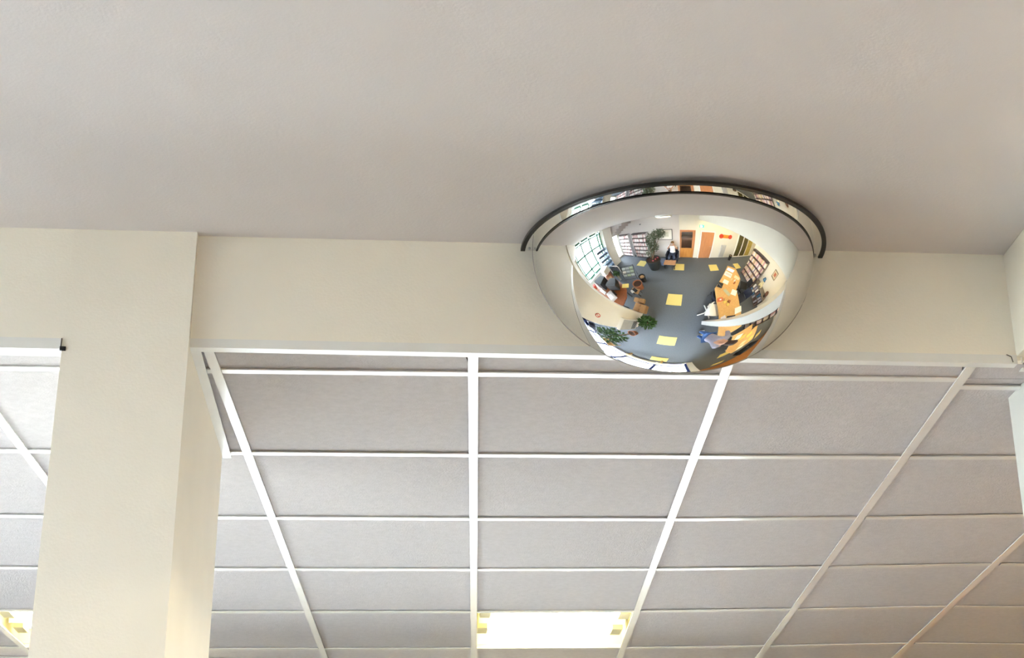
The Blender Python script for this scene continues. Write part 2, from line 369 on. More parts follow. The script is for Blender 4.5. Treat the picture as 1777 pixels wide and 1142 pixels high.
struct('wall_back_left', MB().box(-4.4, .36, YB-.12, YB+.03, 0, ZC), mat('shade_toned_wall', (.63,.585,.57), .7, .02, 2), 'wall directly behind the photographer and bookcases, its shade put into a pinkish grey colour', 'wall')  # weaker light on this stretch is put into a greyer wall colour
struct('wall_far', MB().box(-4.4, 1.5, YF, YF+.12, 0, .04).box(-4.4, 1.7, YF, YF+.12, 2.35, ZC).box(-4.4, -4.05, YF, YF+.12, .04, 2.35).box(1.5, 1.7, YF, YF+.12, 0, 2.35), M_WALL, 'far wall of the low-ceilinged area, almost all window', 'wall')
struct('wall_far_return', MB().box(1.58, 1.70, YF+.12, 7.1, 0, ZC), M_WALL, 'short cream wall returning beside the far windows', 'wall')
struct('wall_far_right', MB().box(1.58, 8.2, 7.0, 7.2, 0, ZC), wood('orange_panelling', (.36,.15,.045), (.46,.20,.07)), 'orange wood panelled wall at the far right', 'wall')
struct('wall_right', MB().box(4.65, 4.75, -2.35, 0, 0, ZC).box(4.65, 4.75, 0, 1.4, 0, ZG-.01), M_WALL, 'yellowish cream partition wall behind the right-hand bookcase', 'wall')
struct('wall_right_far', MB().box(XR, XR+.2, -7, 7.2, 0, ZC), M_WALL, 'cream wall closing the room on the right', 'wall')
struct('wall_lobby', MB().box(-.7, -.6, -7, YB-.12, 0, ZC).box(2.4, 2.5, -7, YB-.12, 0, ZC).box(-.7, .2, -6.6, -6.5, 0, ZC).box(.2, 1.0, -6.6, -6.5, 0, 1.55).box(.2, 1.0, -6.6, -6.5, 2.35, ZC).box(1.0, 2.5, -6.6, -6.5, 0, ZC),
    mat('lobby_paint', (.45,.33,.24), .7, .1, 3), 'tan lobby walls seen through the glazed door', 'wall')
for (zt, i) in [(z, i) for i, z in enumerate((2.20, 2.37, 2.54, 2.71, 2.87))]:
    x0 = -4.2+.30*i
    if i == 0: ss = MB()
    ss.box(x0, x0+.30, YB, -3.1, zt, ZC)
struct('ceiling_stepped_soffit', ss, M_CEIL, 'stepped underside of a stair above the corner bookcases', 'soffit')

def window(n, label, frame_m, parts, panes):
    t = thing('window_%d' % n, (parts[0][0], parts[0][2], parts[0][4]), label, 'window', kind='structure')
    for p in parts: MB().box(*p).build('window_frame', frame_m, t)
    for p in panes: MB().box(*p).build('pane', M_GLASS, t)
    return t
def win_x(n, label, fm, x, ys, zs, w=.05, d=.06):      # window in a wall x = const: mullions at ys, rails at zs
    parts = [(x-d/2, x+d/2, y-w/2, y+w/2, zs[0], zs[-1]) for y in ys]
    for z in zs:
        for a, b in zip(ys[:-1], ys[1:]): parts.append((x-d/2, x+d/2, a+w/2, b-w/2, z-w/2, z+w/2))
    panes = [(x-.004, x+.004, a+w/2, b-w/2, zz0+w/2, zz1-w/2) for a, b in zip(ys[:-1], ys[1:]) for zz0, zz1 in zip(zs[:-1], zs[1:])]
    return window(n, label, fm, parts, panes)
def win_y(n, label, fm, y, xs, zs, w=.06, d=.06):
    parts = [(x-w/2, x+w/2, y-d/2, y+d/2, zs[0], zs[-1]) for x in xs]
    for z in zs:
        for a, b in zip(xs[:-1], xs[1:]): parts.append((a+w/2, b-w/2, y-d/2, y+d/2, z-w/2, z+w/2))
    panes = [(a+w/2, b-w/2, y-.004, y+.004, zz0+w/2, zz1-w/2) for a, b in zip(xs[:-1], xs[1:]) for zz0, zz1 in zip(zs[:-1], zs[1:])]
    return window(n, label, fm, parts, panes)
win_x(1, 'tall green-framed window filling the left wall', M_TEAL, -4.26, [-2.14, -1.93, -1.22, -.5, .20, .32], [.56, .98, 2.02, 2.82, 2.95], .10)
win_x(2, 'narrow white window in the corner beside the bookcases', M_WHITE, -4.26, [-3.75, -2.96], [.105, 1.14, 2.0, 2.125], .05)
win_x(3, 'window in the left wall under the tiled ceiling', M_BLUEF, -4.26, [1.23, 1.92, 2.6, 3.31], [.83, 1.4, 1.97], .06)
win_y(4, 'wide blue-framed window across the far wall', M_BLUEF, 3.51, [-4.02, -3.1, -2.2, -1.3, -.4, .55, 1.47], [.08, .42, 1.3, 2.32], .08)
win_y(5, 'lobby window with teal rail seen through the glazed door', M_TEAL, -6.55, [.23, .97], [1.58, 1.85, 2.32], .05)
# dark glazing in the back wall at the right
t = thing('window_6', (5.4, YB+.02, 0), 'dark glazed screen with cream frames at the right of the back wall', 'window', kind='structure')
for (a, b, m_) in ((4.56, 5.18, M_DGLASS), (5.26, 5.96, M_DGLASS), (6.04, 6.9, mat('yellow_lit_glazing', (.42,.33,.06), .3, .25, 4))):  # last pane's colour stands in for yellow light behind the glass
    MB().box(a, b, YB+.01, YB+.025, .10, 2.1).build('pane', m_, t)
for x in (4.52, 5.22, 6.0, 6.94): MB().box(x-.04, x+.04, YB, YB+.05, .02, 2.18).build('window_frame', M_HEAD, t)
for z in (.06, 2.14): MB().box(4.56, 6.9, YB, YB+.045, z-.04, z+.04).build('window_frame', M_HEAD, t)
struct('window_sill_1', MB().box(XL, -3.98, -2.2, .34, .45, .50), M_WHITE, 'white sill under the tall green-framed window', 'sill')

# doors
d1 = thing('door_1', (1.99, YB, 0), 'plain orange-brown flush door in the back wall', 'door', kind='structure')
MB().box(1.60, 2.38, YB, YB+.03, .01, 2.0, .003).build('door_leaf', M_DOOR, d1)
for x in (1.565, 2.415): MB().box(x-.035, x+.035, YB, YB+.045, 0, 2.07).build('door_frame', M_WHITE, d1)
MB().box(1.60, 2.38, YB, YB+.045, 2.0, 2.07).build('door_frame', M_WHITE, d1)
MB().tube([(2.30, YB+.03, 1.0), (2.30, YB+.08, 1.0), (2.18, YB+.08, 1.0)], .01).build('door_handle', M_GREY, d1)
d2 = thing('door_2', (.82, YB, 0), 'wooden door with a large glass upper half beside the photographer', 'door', kind='structure')
MB().box(.44, 1.21, YB-.06, YB-.02, .01, .80, .003).build('door_panel', wood('bright_orange_veneer', (.50,.20,.04), (.60,.27,.06)), d2)
for x0, x1 in ((.44, .49), (1.10, 1.21)): MB().box(x0, x1, YB-.06, YB-.02, .80, 2.02).build('door_stile', M_DOOR, d2)
MB().box(.49, 1.10, YB-.06, YB-.02, 1.95, 2.02).build('door_rail', M_DOOR, d2)
MB().box(.49, 1.10, YB-.045, YB-.037, .80, 1.95).build('pane', M_GLASS, d2)
for x in (.42, 1.23): MB().box(x-.02, x+.02, YB-.1, YB+.02, 0, 2.08).build('door_frame', M_DOOR, d2)
MB().box(.44, 1.21, YB-.1, YB+.02, 2.03, 2.08).build('door_frame', M_DOOR, d2)
tag(MB().box(.3, 1.6, -6.2, -5.6, 0, .95).box(.25, 1.65, -6.25, -5.55, .95, .99).build('lobby_counter', M_TABLE), 'brown counter in the lobby beyond the glazed door', 'counter')
tag(MB().box(-80, -4.45, -80, 80, -.6, -.3).box(-4.45, 80, -80, -7.1, -.6, -.3).build('pavement', mat('pale_paving', (.34,.34,.31), .9, .08, 2)), 'pale paving outside the left-hand windows', 'pavement', kind='structure')
tag(MB().box(-4.45, 80, 7.3, 80, -.6, -.3).box(-4.45, 1.5, 3.7, 7.3, -.6, -.3).build('low_bounce_ground', mat('darkened_ground', (.13,.13,.125), .9, .1, 2)), 'sunlit ground outside the far windows, made dark to bounce less light indoors', 'yard', kind='structure')  # ground tone lowered on this side so less daylight bounces indoors

# ------------------------------------------------------------------ wall and ceiling fittings
ex = thing('exit_sign', (1.58, YB, 2.36), 'small glowing green exit sign above the plain door', 'sign')
MB().box(1.46, 1.70, YB+.005, YB+.05, 2.27, 2.44, .004).build('sign_case', mat('exit_green', (.02,.35,.12), .4, .02, 5, emit=(.05,.75,.25), estr=.8), ex)
mm = mat('exit_white', (.9,.95,.9), .4, 0, 5, emit=(.8,1,.85), estr=1.5)
fig = MB(); yy = YB+.051
fig.box(1.60, 1.615, yy, yy+.002, 2.385, 2.41)
for a, b in (((1.605,2.38),(1.59,2.335)), ((1.59,2.335),(1.615,2.31)), ((1.59,2.335),(1.57,2.29)), ((1.60,2.37),(1.63,2.355)), ((1.60,2.37),(1.575,2.36))):
    fig.tube([(a[0], yy, a[1]), (b[0], yy, b[1])], .005, 6)
fig.build('running_figure', mm, ex)
MB().box(1.49, 1.545, YB+.05, YB+.053, 2.29, 2.42).build('white_panel', mm, ex)

cl = thing('round_ceiling_light', (-.07, -2.6, 2.95), 'round glowing flush light on the plaster ceiling near the photographer', 'light')
MB().lathe([(.27, .0), (.28, .03), (.28, .082)], (-.07, -2.6, 2.95), 40).build('light_base', M_WHITE, cl, True)
MB().lathe([(.06, -.02), (.16, -.014), (.23, -.004), (.262, .012)], (-.07, -2.6, 2.95), 40).build('light_diffuser', mat('lit_diffuser', (1,.95,.8), .4, 0, 5, emit=(1,.86,.55), estr=6), cl, True)
for i_, (x, y) in enumerate(((2.6, -1.0), (2.6, -2.9), (6.2, -1.2), (6.2, -3.0), (3.2, 5.4), (6.2, 5.4))):
    lt_ = thing('strip_light', (x, y, ZC-.07), ['warm strip light over the beech counter', 'warm strip light over the laptop end of the counter', 'warm strip light beyond the right partition', 'warm strip light before the dark glazed screen', 'warm strip light over the dark cabinet', 'warm strip light in the far right corner'][i_], 'light', 'strip lights of the right-hand bay')
    MB().box(x-.06, x+.06, y-.62, y+.62, ZC-.03, ZC).build('batten', M_WHITE, lt_)
    for dx in (-.03, .03): MB().tube([(x+dx, y-.6, ZC-.05), (x+dx, y+.6, ZC-.05)], .013, 8).build('fluorescent_tube', M_TUBEW, lt_, True)
sd = thing('smoke_detector', (-1.95, -3.72, 2.62), 'small dark round detector on the bright wall above the bookcases', 'detector')
MB().tube([(-1.95, YB+.03, 2.62), (-1.95, YB+.07, 2.62)], [.05, .045], 16).build('detector_body', M_GREY, sd)
MB().tube([(-1.95, YB+.07, 2.62), (-1.95, YB+.085, 2.62)], [.025, .02], 12).build('detector_lens', M_DARK, sd)
WORLD['x'] = Vector()

def picture(name, label, axis, pos, w, h, frame_m, mount_m, print_m, fw=.03):
    t = thing(name, pos, label, 'picture')
    def bx(u0, u1, z0, z1, d0, d1):
        x, y, z = pos
        return MB().box(x+u0, x+u1, y+d0, y+d1, z+z0, z+z1) if axis == 'y' else MB().box(x-d1, x-d0, y+u0, y+u1, z+z0, z+z1)
    for a in ((-w/2, w/2, h-fw, h), (-w/2, w/2, 0, fw), (-w/2, -w/2+fw, fw, h-fw), (w/2-fw, w/2, fw, h-fw)): bx(*a, 0, .025).build('frame_edge', frame_m, t)
    bx(-w/2+fw, w/2-fw, fw, h-fw, .002, .008).build('mount', mount_m, t)
    bx(-w/4, w/4, h*.3, h*.72, .008, .010).build('print', print_m, t)
    return t
picture('picture_frame', 'wide dark-framed pale picture on the wall behind the photographer', 'y', (-.43, YB+.03, 1.42), .84, .72, M_DARK, M_PAPER, mat('faint_print', (.62,.63,.55), .7, .15, 6))
picture('picture_frame', 'small brown-framed picture with a reddish motif on the right partition', 'x', (4.65, -.02, 1.50), .38, .42, wood('frame_brown', (.1,.05,.02), (.16,.08,.03)), mat('buff_mount', (.62,.52,.34), .8, .05, 8), mat('red_motif', (.45,.14,.08), .8, .3, 18))

pd = thing('paper_banner', (3.28, YB, 1.62), 'orange paper banner with two red rosettes on the back wall', 'decoration')
MB().box(2.86, 3.70, YB+.004, YB+.012, 1.66, 1.92).build('banner_sheet', M_ORANGE, pd)
for x in (2.92, 3.66):
    MB().tube([(x, YB+.012, 1.79), (x, YB+.03, 1.79)], [.17, .15], 20).build('rosette', M_RED, pd)
gp = thing('wall_heater', (3.26, YB, .10), 'tall pale grey panel heater under the paper banner', 'heater')
MB().box(3.08, 3.46, YB+.02, YB+.10, .10, 1.14, .008).build('heater_body', M_LGREY, gp)
for i in range(6): MB().box(3.11+i*.056, 3.135+i*.056, YB+.10, YB+.106, .16, 1.08).build('heater_rib', M_GREY, gp)
ns = thing('no_smoking_sign', (-.51, .48, 1.86), 'small round red prohibition sign on the shaded side of the pillar', 'sign')
MB().tube([(-.51, .48, 1.92), (-.507, .48, 1.92)], .065, 24).build('sign_disc', M_PAPER, ns)
rg = MB()
ring = [(-.505, .48+.054*math.cos(a*math.pi/12), 1.92+.054*math.sin(a*math.pi/12)) for a in range(25)]
rg.tube(ring, .009, 6).tube([(-.505, .442, 1.958), (-.505, .518, 1.882)], .007, 6)
rg.build('red_ring', M_RED, ns)
hp = thing('convector_heater', (-.51, .57, .30), 'grey convector heater with white edges low on the pillar side', 'heater')
MB().box(-.51, -.43, .34, .80, .34, 1.20, .006).build('heater_body', M_GREY, hp)
MB().box(-.51, -.425, .32, .34, .32, 1.22).build('side_strip', M_WHITE, hp)
MB().box(-.51, -.425, .32, .82, 1.20, 1.23).build('top_strip', M_WHITE, hp)
for i in range(5): MB().box(-.43, -.426, .38, .76, .44+i*.05, .465+i*.05).build('grille_slot', M_DARK, hp)

# ------------------------------------------------------------------ furniture helpers
PAL = [mat('spine_%d' % i, c_, .6, .08, 20) for i, c_ in enumerate([(.62,.50,.50),(.74,.68,.66),(.45,.24,.24),(.22,.14,.16),(.70,.60,.46),(.34,.34,.42),(.58,.36,.34),(.80,.76,.74),(.16,.10,.10),(.55,.42,.24)])]
PALW = [PAL[0], PAL[1], PAL[7], PAL[7], PAL[6], PAL[1], PAL[0], PAL[2]]
PALB = [PAL[0], PAL[2], PAL[4], PAL[9], PAL[6], PAL[1], PAL[3]]
UNIT = MB().box(-.5, .5, -.5, .5, 0, 1).mesh('book_block')
ORD = ['top', 'second', 'third', 'fourth', 'fifth', 'lowest']
def books(x0, x1, y, z, hmax, where, group, pal, axis='x', depth=.17):
    u = x0+.01
    while True:
        w = random.uniform(.045, .085)
        if u+w > x1-.01: break
        h = hmax*random.uniform(.78, 1.0)
        me = UNIT.copy() if False else UNIT
        o = bpy.data.objects.new('book', me); COL.objects.link(o)
        if len(me.materials) == 0: me.materials.append(PAL[0])
        o.material_slots[0].link = 'OBJECT'; o.material_slots[0].material = random.choice(pal)
        if axis == 'x': o.location = (u+w/2, y, z); o.scale = (w-.004, depth, h)
        else: o.location = (y, u+w/2, z); o.scale = (depth, w-.004, h)
        tag(o, where, 'book', group)
        u += w
def bookcase(name, label, x0, x1, y0, y1, h, rows, frame_m, shelf_m, where, group, pal, face='y'):
    t = thing(name, ((x0+x1)/2, (y0+y1)/2, 0), label, 'bookcase')
    if face == 'y':
        for xs_ in (x0, x1-.03): MB().box(xs_, xs_+.03, y0, y1, 0, h).build('side_panel', frame_m, t)
        MB().box(x0+.03, x1-.03, y0, y0+.012, 0, h).build('back_panel', frame_m, t)
    else:
        for ys_ in (y0, y1-.03): MB().box(x0, x1, ys_, ys_+.03, 0, h).build('side_panel', frame_m, t)
        MB().box(x1-.012, x1, y0+.03, y1-.03, 0, h).build('back_panel', frame_m, t)
    zs = [.06+(h-.09)*i/rows for i in range(rows+1)]
    for z in zs:
        if face == 'y': MB().box(x0+.03, x1-.03, y0+.012, y1, z, z+.03).build('shelf', shelf_m, t)
        else: MB().box(x0, x1-.012, y0+.03, y1-.03, z, z+.03).build('shelf', shelf_m, t)
    for i in range(rows):
        z = zs[rows-1-i]+.031; gap = (h-.09)/rows-.035
        o_ = ORD[i] if i < rows-1 else 'lowest'
        if face == 'y': books(x0+.03, x1-.03, y1-.11, z, gap*.86, 'pale boxed volume on the %s shelf of %s' % (o_, where), '%s, %s shelf' % (group, o_), pal)
        else: books(y0+.03, y1-.03, x0+.11, z, gap*.86, 'coloured book on the %s shelf of %s' % (o_, where), '%s, %s shelf' % (group, o_), pal, 'y')
    return t
M_SHELF = mat('dark_shelf_edge', (.06,.035,.04), .5, .1, 10)
bookcase('bookcase', 'pale grey bookcase nearest the corner window', -4.05, -2.92, YB+.035, -3.72, 2.03, 6, M_LGREY, M_SHELF, 'the bookcase nearest the corner window', 'books by the corner window', PALW)
bookcase('bookcase', 'pale grey bookcase between the corner case and the potted tree', -2.64, -1.45, YB+.035, -3.72, 2.03, 6, M_LGREY, M_SHELF, 'the bookcase behind the potted tree', 'books behind the potted tree', PALW)
M_BCF = mat('brown_grey_case', (.20,.17,.14), .6, .08, 10)
bookcase('bookcase', 'brown-grey bookcase against the right partition', 4.28, 4.64, -2.22, -.80, 1.86, 5, M_BCF, M_SHELF, 'the right-hand bookcase', 'books on the right partition', PALB, 'x')

# low display unit with media cases, toy and globe on top
du = thing('display_unit', (4.42, -.05, 0), 'low dark display unit beside the right-hand bookcase', 'shelf unit')
for y0 in (-.78, .62): MB().box(4.20, 4.64, y0, y0+.03, 0, .72).build('side_panel', M_BCF, du)
for z in (.04, .36, .70): MB().box(4.20, 4.64, -.75, .62, z, z+.025).build('shelf', M_BCF, du)
for j, z in enumerate((.066, .386)):
    for i in range(7):
        y = -.70+i*.185
        o = MB().obox((4.27, y+.07, z+.125), .10, .13, .24, 0, 0, .003).build('media_case', random.choice([M_BLUE, M_BLUE, M_WHITE, PAL[5], PAL[8]]))
        tag(o, 'blue or white media case on the %s shelf of the low display unit' % ('lower' if j == 0 else 'upper'), 'media case', 'media cases, %s shelf' % ('lower' if j == 0 else 'upper'))
ty = thing('plush_toy', (4.42, -.38, .725), 'cream plush toy in a dark blue hat on the low display unit', 'toy')
M_CREAM = mat('cream_plush', (.74,.64,.38), .95, .08, 40, bump=.5, bscale=200)
MB().ball((4.42, -.36, .852), .12, 16, (1, 1, 1)).build('body', M_CREAM, ty, True)
MB().ball((4.40, -.38, 1.03), .10, 16).build('head', M_CREAM, ty, True)
for dy in (-.11, .11): MB().tube([(4.38, -.36+dy*.7, .90), (4.31, -.36+dy*1.3, .80)], [.04, .035], 10).build('arm', M_CREAM, ty, True)
for dy in (-.07, .07): MB().tube([(4.38, -.36+dy, .775), (4.26, -.36+dy*1.5, .775)], [.045, .04], 10).build('leg', M_CREAM, ty, True)
MB().lathe([(.14, 0), (.13, .015), (.10, .02), (.09, .13), (.05, .15)], (4.42, -.42, 1.09), 20).build('hat', M_BLUE, ty, True)
gl = thing('brown_globe', (4.42, .42, .725), 'dark brown globe on a stand at the end of the low display unit', 'globe')
MB().lathe([(.09, 0), (.09, .015), (.02, .03), (.015, .08)], (4.42, .42, .725), 20).build('stand', M_DARK, gl, True)
MB().ball((4.42, .42, .93), .14, 20).build('sphere', mat('globe_brown', (.12,.05,.03), .5, .3, 6), gl, True)

# ------------------------------------------------------------------ plants
def leaf_cloud(c, rad, n, size, droop=.4):
    mb = MB()
    for _ in range(n):
        while True:
            p = Vector((random.uniform(-1,1), random.uniform(-1,1), random.uniform(-1,1)))
            if .25 < p.length < 1: break
        q = Vector((c[0]+p.x*rad[0], c[1]+p.y*rad[1], c[2]+p.z*rad[2]))
        d = Vector((p.x, p.y, random.uniform(-droop, .5))).normalized(); sd_ = d.cross(Vector((0,0,1)))
        if sd_.length < .01: sd_ = Vector((1,0,0))
        sd_.normalize(); s_ = size*random.uniform(.7, 1.3); nn = d.cross(sd_)*s_*.12
        mb.add([q, q+d*s_*.45+sd_*s_*.2-nn, q+d*s_, q+d*s_*.45-sd_*s_*.2-nn, q+d*s_*.5+nn], [(0,1,4),(1,2,4),(2,3,4),(3,0,4)])
    return mb
def potted(name, label, c, pr, ph, pot_m, blobs, n, size, leaf_m, trunk=True, cat='plant'):
    t = thing(name, c, label, cat)
    MB().lathe([(pr*.74, 0), (pr*.95, ph*.9), (pr*1.03, ph*.9), (pr*1.03, ph), (pr*.92, ph), (pr*.9, ph*.93)], c, 24).build('pot', pot_m, t, True)
    MB().lathe([(pr*.9, ph*.90), (pr*.9, ph*.935)], c, 20).build('soil', M_SOIL, t)
    if trunk:
        for (bc, br) in blobs:
            top = Vector((c[0]+bc[0], c[1]+bc[1], c[2]+bc[2]))
            MB().tube([(c[0], c[1], c[2]+ph*.9), (c[0]+bc[0]*.3, c[1]+bc[1]*.3, c[2]+ph+(bc[2]-ph)*.5), top], [.022, .017, .008]).build('stem', M_BARK, t, True)
    f = MB()
    for (bc, br) in blobs:
        q = leaf_cloud((c[0]+bc[0], c[1]+bc[1], c[2]+bc[2]), br, n, size); f.add(q.v, q.f)
    o = f.build('foliage', leaf_m, t); o['kind'] = 'stuff'
    return t
tp = thing('potted_tree', (-.86, -2.84, 0), 'tall leafy tree in a big charcoal tub between bookcase and photographer', 'plant')
MB().lathe([(.28, 0), (.36, .64), (.385, .64), (.385, .70), (.34, .70), (.33, .64)], (-.86, -2.84, 0), 32).build('tub', mat('charcoal_tub', (.022,.026,.027), .7, .15, 12), tp, True)
MB().lathe([(.335, .62), (.335, .65)], (-.86, -2.84, 0), 24).build('soil', M_SOIL, tp)
for (x, y, z) in ((-.74,-3.5,1.95), (-.95,-3.3,1.7), (-.58,-3.5,1.85)):
    MB().tube([(-.90,-2.90,.64), ((x-.9)/2-.06,(y-2.9)/2+.06,1.15), (x,y,z)], [.025,.018,.008]).build('stem', M_BARK, tp, True)
f = MB()
for cc, rr2, n in (((-.74,-3.5,1.95),(.26,.25,.30),330), ((-1.0,-3.3,1.6),(.22,.25,.45),360), ((-.90,-3.25,1.25),(.24,.22,.30),230), ((-.52,-3.58,2.0),(.16,.16,.26),130), ((-1.02,-3.05,1.0),(.16,.2,.25),110)):
    q = leaf_cloud(cc, rr2, n, .11); f.add(q.v, q.f)
o = f.build('foliage', M_LEAFG, tp); o['kind'] = 'stuff'
for (x, y) in ((-.72,-2.86), (-.66,-3.0), (-.80,-2.70)):
    MB().ball((x, y, .70), .05, 8).build('red_flower', mat('flower_red', (.30,.04,.05), .6, .2, 30), tp)
potted('potted_plant', 'bushy dark green plant in a terracotta pot at the foot of the pillar', (-.14, .20, 0), .14, .26, M_TERRA, [((.03,.06,.50),(.20,.20,.22)), ((.0,.0,.40),(.16,.16,.14))], 110, .13, M_LEAF)
potted('potted_plant', 'spreading green plant in a terracotta pot behind the pillar', (-.52, 1.16, 0), .14, .30, M_TERRA, [((-.15,.25,.85),(.25,.25,.35)), ((-.2,.4,1.2),(.25,.3,.3))], 150, .14, M_LEAF)
pt = thing('terracotta_pot', (-1.06, -1.28, 0), 'large round terracotta pot of bare soil in front of the metal rack', 'pot')
MB().lathe([(.15, 0), (.195, .38), (.215, .38), (.215, .45), (.188, .45), (.18, .39)], (-1.06, -1.28, 0), 28).build('pot_wall', M_TERRA, pt, True)
MB().lathe([(.185, .37), (.185, .40)], (-1.06, -1.28, 0), 24).build('soil', M_SOIL, pt)

def bin_(label, c, r, h, m_, name='waste_bin'):
    t = thing(name, c, label, 'bin')
    MB().lathe([(r*.8, 0), (r, h*.97), (r*1.05, h*.97), (r*1.05, h), (r*.93, h), (r*.75, .02)], c, 22, False).add([(c[0]+r*.8*math.cos(i*math.pi/11), c[1]+r*.8*math.sin(i*math.pi/11), c[2]+.01) for i in range(22)], [tuple(range(22))]).build('bin_body', m_, t, True)
    MB().ball((c[0], c[1], c[2]+h*.85), r*.75, 10, (1,1,.5)).build('rubbish', M_CARD, t, True)
    return t
bin_('black waste bin beside the large terracotta pot', (-1.08, -1.76, 0), .16, .40, M_DARK)
bin_('slim black bin standing against the back wall under the banner', (3.98, -3.68, 0), .13, .42, M_BLACK)

# ------------------------------------------------------------------ left desk group
def desk(name, label, poly, z, th, top_m, legs, leg_m, cat='desk', panels=()):
    cx = sum(p[0] for p in poly)/len(poly); cy_ = sum(p[1] for p in poly)/len(poly)
    t = thing(name, (cx, cy_, 0), label, cat)
    MB().prism(poly, z-th, z).build('worktop', top_m, t)
    for (x, y) in legs: MB().tube([(x, y, 0), (x, y, z-th)], .03, 10).build('leg', leg_m, t, True)
    for p in panels: MB().box(*p).build('panel', top_m if cat == 'counter' else leg_m, t)
    return t
desk('office_desk', 'red-brown curved desk by the tall left window', [(-3.05,.32),(-1.05,.12),(-.93,-.05),(-.97,-.42),(-1.15,-.76),(-1.6,-.92),(-2.1,-1.0),(-3.05,-1.32)], .73, .035, M_DESK, [(-2.9,.2),(-1.15,.0),(-1.25,-.65),(-2.9,-1.2)], M_DARK, panels=[(-2.8,-1.3,-.05,-.03,.25,.69)])
def monitor(name, label, c, rz, w, h, d, m_, scr_m):
    t = thing(name, c, label, 'monitor')
    ct, st = math.cos(rz), math.sin(rz)
    MB().lathe([(.11, 0), (.11, .015), (.04, .03), (.035, .07)], c, 18).build('stand', m_, t, True)
    mb = MB()
    f0 = [Vector((-w/2, -d/2, .07)), Vector((w/2, -d/2, .07)), Vector((w/2, -d/2, .07+h)), Vector((-w/2, -d/2, .07+h))]
    f1 = [Vector((-w/2, -d/2+.12, .07)), Vector((w/2, -d/2+.12, .07)), Vector((w/2, -d/2+.12, .07+h)), Vector((-w/2, -d/2+.12, .07+h))]
    f2 = [Vector((-w*.3, d/2, .12)), Vector((w*.3, d/2, .12)), Vector((w*.3, d/2, .02+h)), Vector((-w*.3, d/2, .02+h))]
    vv = [Matrix.Translation(c) @ Matrix.Rotation(rz, 4, 'Z') @ p for p in f0+f1+f2]
    ff = [(0,3,2,1), (8,9,10,11)]+[(i, (i+1)%4, (i+1)%4+4, i+4) for i in range(4)]+[(i+4, (i+1)%4+4, (i+1)%4+8, i+8) for i in range(4)]
    mb.add(vv, ff).build('casing', m_, t)
    sc_ = [Matrix.Translation(c) @ Matrix.Rotation(rz, 4, 'Z') @ Vector(p) for p in ((-w*.42,-d/2-.002,.07+h*.1),(w*.42,-d/2-.002,.07+h*.1),(w*.42,-d/2-.002,.07+h*.92),(-w*.42,-d/2-.002,.07+h*.92))]
    q = [Matrix.Translation(c) @ Matrix.Rotation(rz, 4, 'Z') @ Vector(p) for p in ((-w*.42,-d/2+.004,.07+h*.1),(w*.42,-d/2+.004,.07+h*.1),(w*.42,-d/2+.004,.07+h*.92),(-w*.42,-d/2+.004,.07+h*.92))]
    MB().add(sc_+q, [(0,1,2,3),(7,6,5,4)]+[(i,(i+1)%4,(i+1)%4+4,i+4) for i in range(4)]).build('screen', scr_m, t)
    return t
monitor('computer_monitor', 'bulky black monitor nearest the window sill on the red-brown desk', (-2.26,-.36,.732), 2.9, .54, .42, .50, M_DARK, M_BLACK)
monitor('computer_monitor', 'bulky black monitor toward the room end of the red-brown desk', (-1.62,-.62,.732), 2.6, .46, .36, .42, M_DARK, M_BLACK)
monitor('computer_monitor', 'white monitor on the window corner of the red-brown desk', (-2.80,-.98,.732), -.5, .44, .36, .42, M_WHITE, M_DARK)
kb = thing('keyboard', (-2.15, -.0, .732), 'white keyboard on the red-brown desk', 'keyboard')
MB().obox((-2.15, .0, .742), .42, .15, .02, -.1, 0, .004).build('keyboard_case', M_WHITE, kb)
MB().obox((-2.15, .0, .755), .38, .11, .008, -.1).build('key_block', M_LGREY, kb)
pn = thing('printer', (-1.6, -.2, .732), 'grey printer with paper on the red-brown desk', 'printer')
MB().obox((-1.52, -.12, .80), .42, .30, .135, .25, 0, .02).build('printer_body', M_LGREY, pn)
MB().obox((-1.46, -.08, .872), .22, .16, .008, .25).build('paper_sheet', M_PAPER, pn)
MB().obox((-1.49, -.29, .79), .30, .12, .015, .25).build('output_tray', M_DARK, pn)
tag(MB().obox((-2.9, .16, .79), .22, .16, .12, .2, 0, .003).build('red_box', M_RED), 'red box on the window end of the red-brown desk', 'box')
tag(MB().obox((-2.28, -.82, .757), .30, .24, .05, .4, 0, .003).build('wooden_tray', M_CARD), 'brown letter tray between the black monitors', 'tray')
tag(MB().tube([(-3.05,-1.42,.0),(-3.05,-1.42,.85),(-2.98,-1.46,.90),(-2.6,-1.56,.90),(-2.36,-1.64,.88),(-2.32,-1.65,.80),(-2.32,-1.65,0)], .022, 10).build('hand_rail', M_WHITE, smooth=True), 'cream tubular rail between window and metal rack', 'rail')
rk = thing('display_rack', (-1.75, -1.75, 0), 'low metal rack of pale leaflets beside the red-brown desk', 'rack')
A_, B_ = Vector((-2.2,-1.72,0)), Vector((-1.62,-2.08,0)); dv = (B_-A_); nv = Vector((-dv.y, dv.x, 0)).normalized()*-.38
if nv.y < 0: nv = -nv
for i_, (p, q) in enumerate(((A_, A_+nv), (B_, B_+nv))):
    MB().tube([p+Vector((0,0,.02)), p+Vector((0,0,.82)), q+Vector((0,0,.40)), q+Vector((0,0,.02))], .012, 8).build('side_hoop', M_DARK, rk, True)
for k_, (fr, z) in enumerate(((0, .80), (.33, .66), (.66, .52), (1, .38), (1, .12))):
    MB().tube([A_+nv*fr+Vector((0,0,z)), B_+nv*fr+Vector((0,0,z))], .010, 8).build('cross_bar', M_DARK, rk, True)
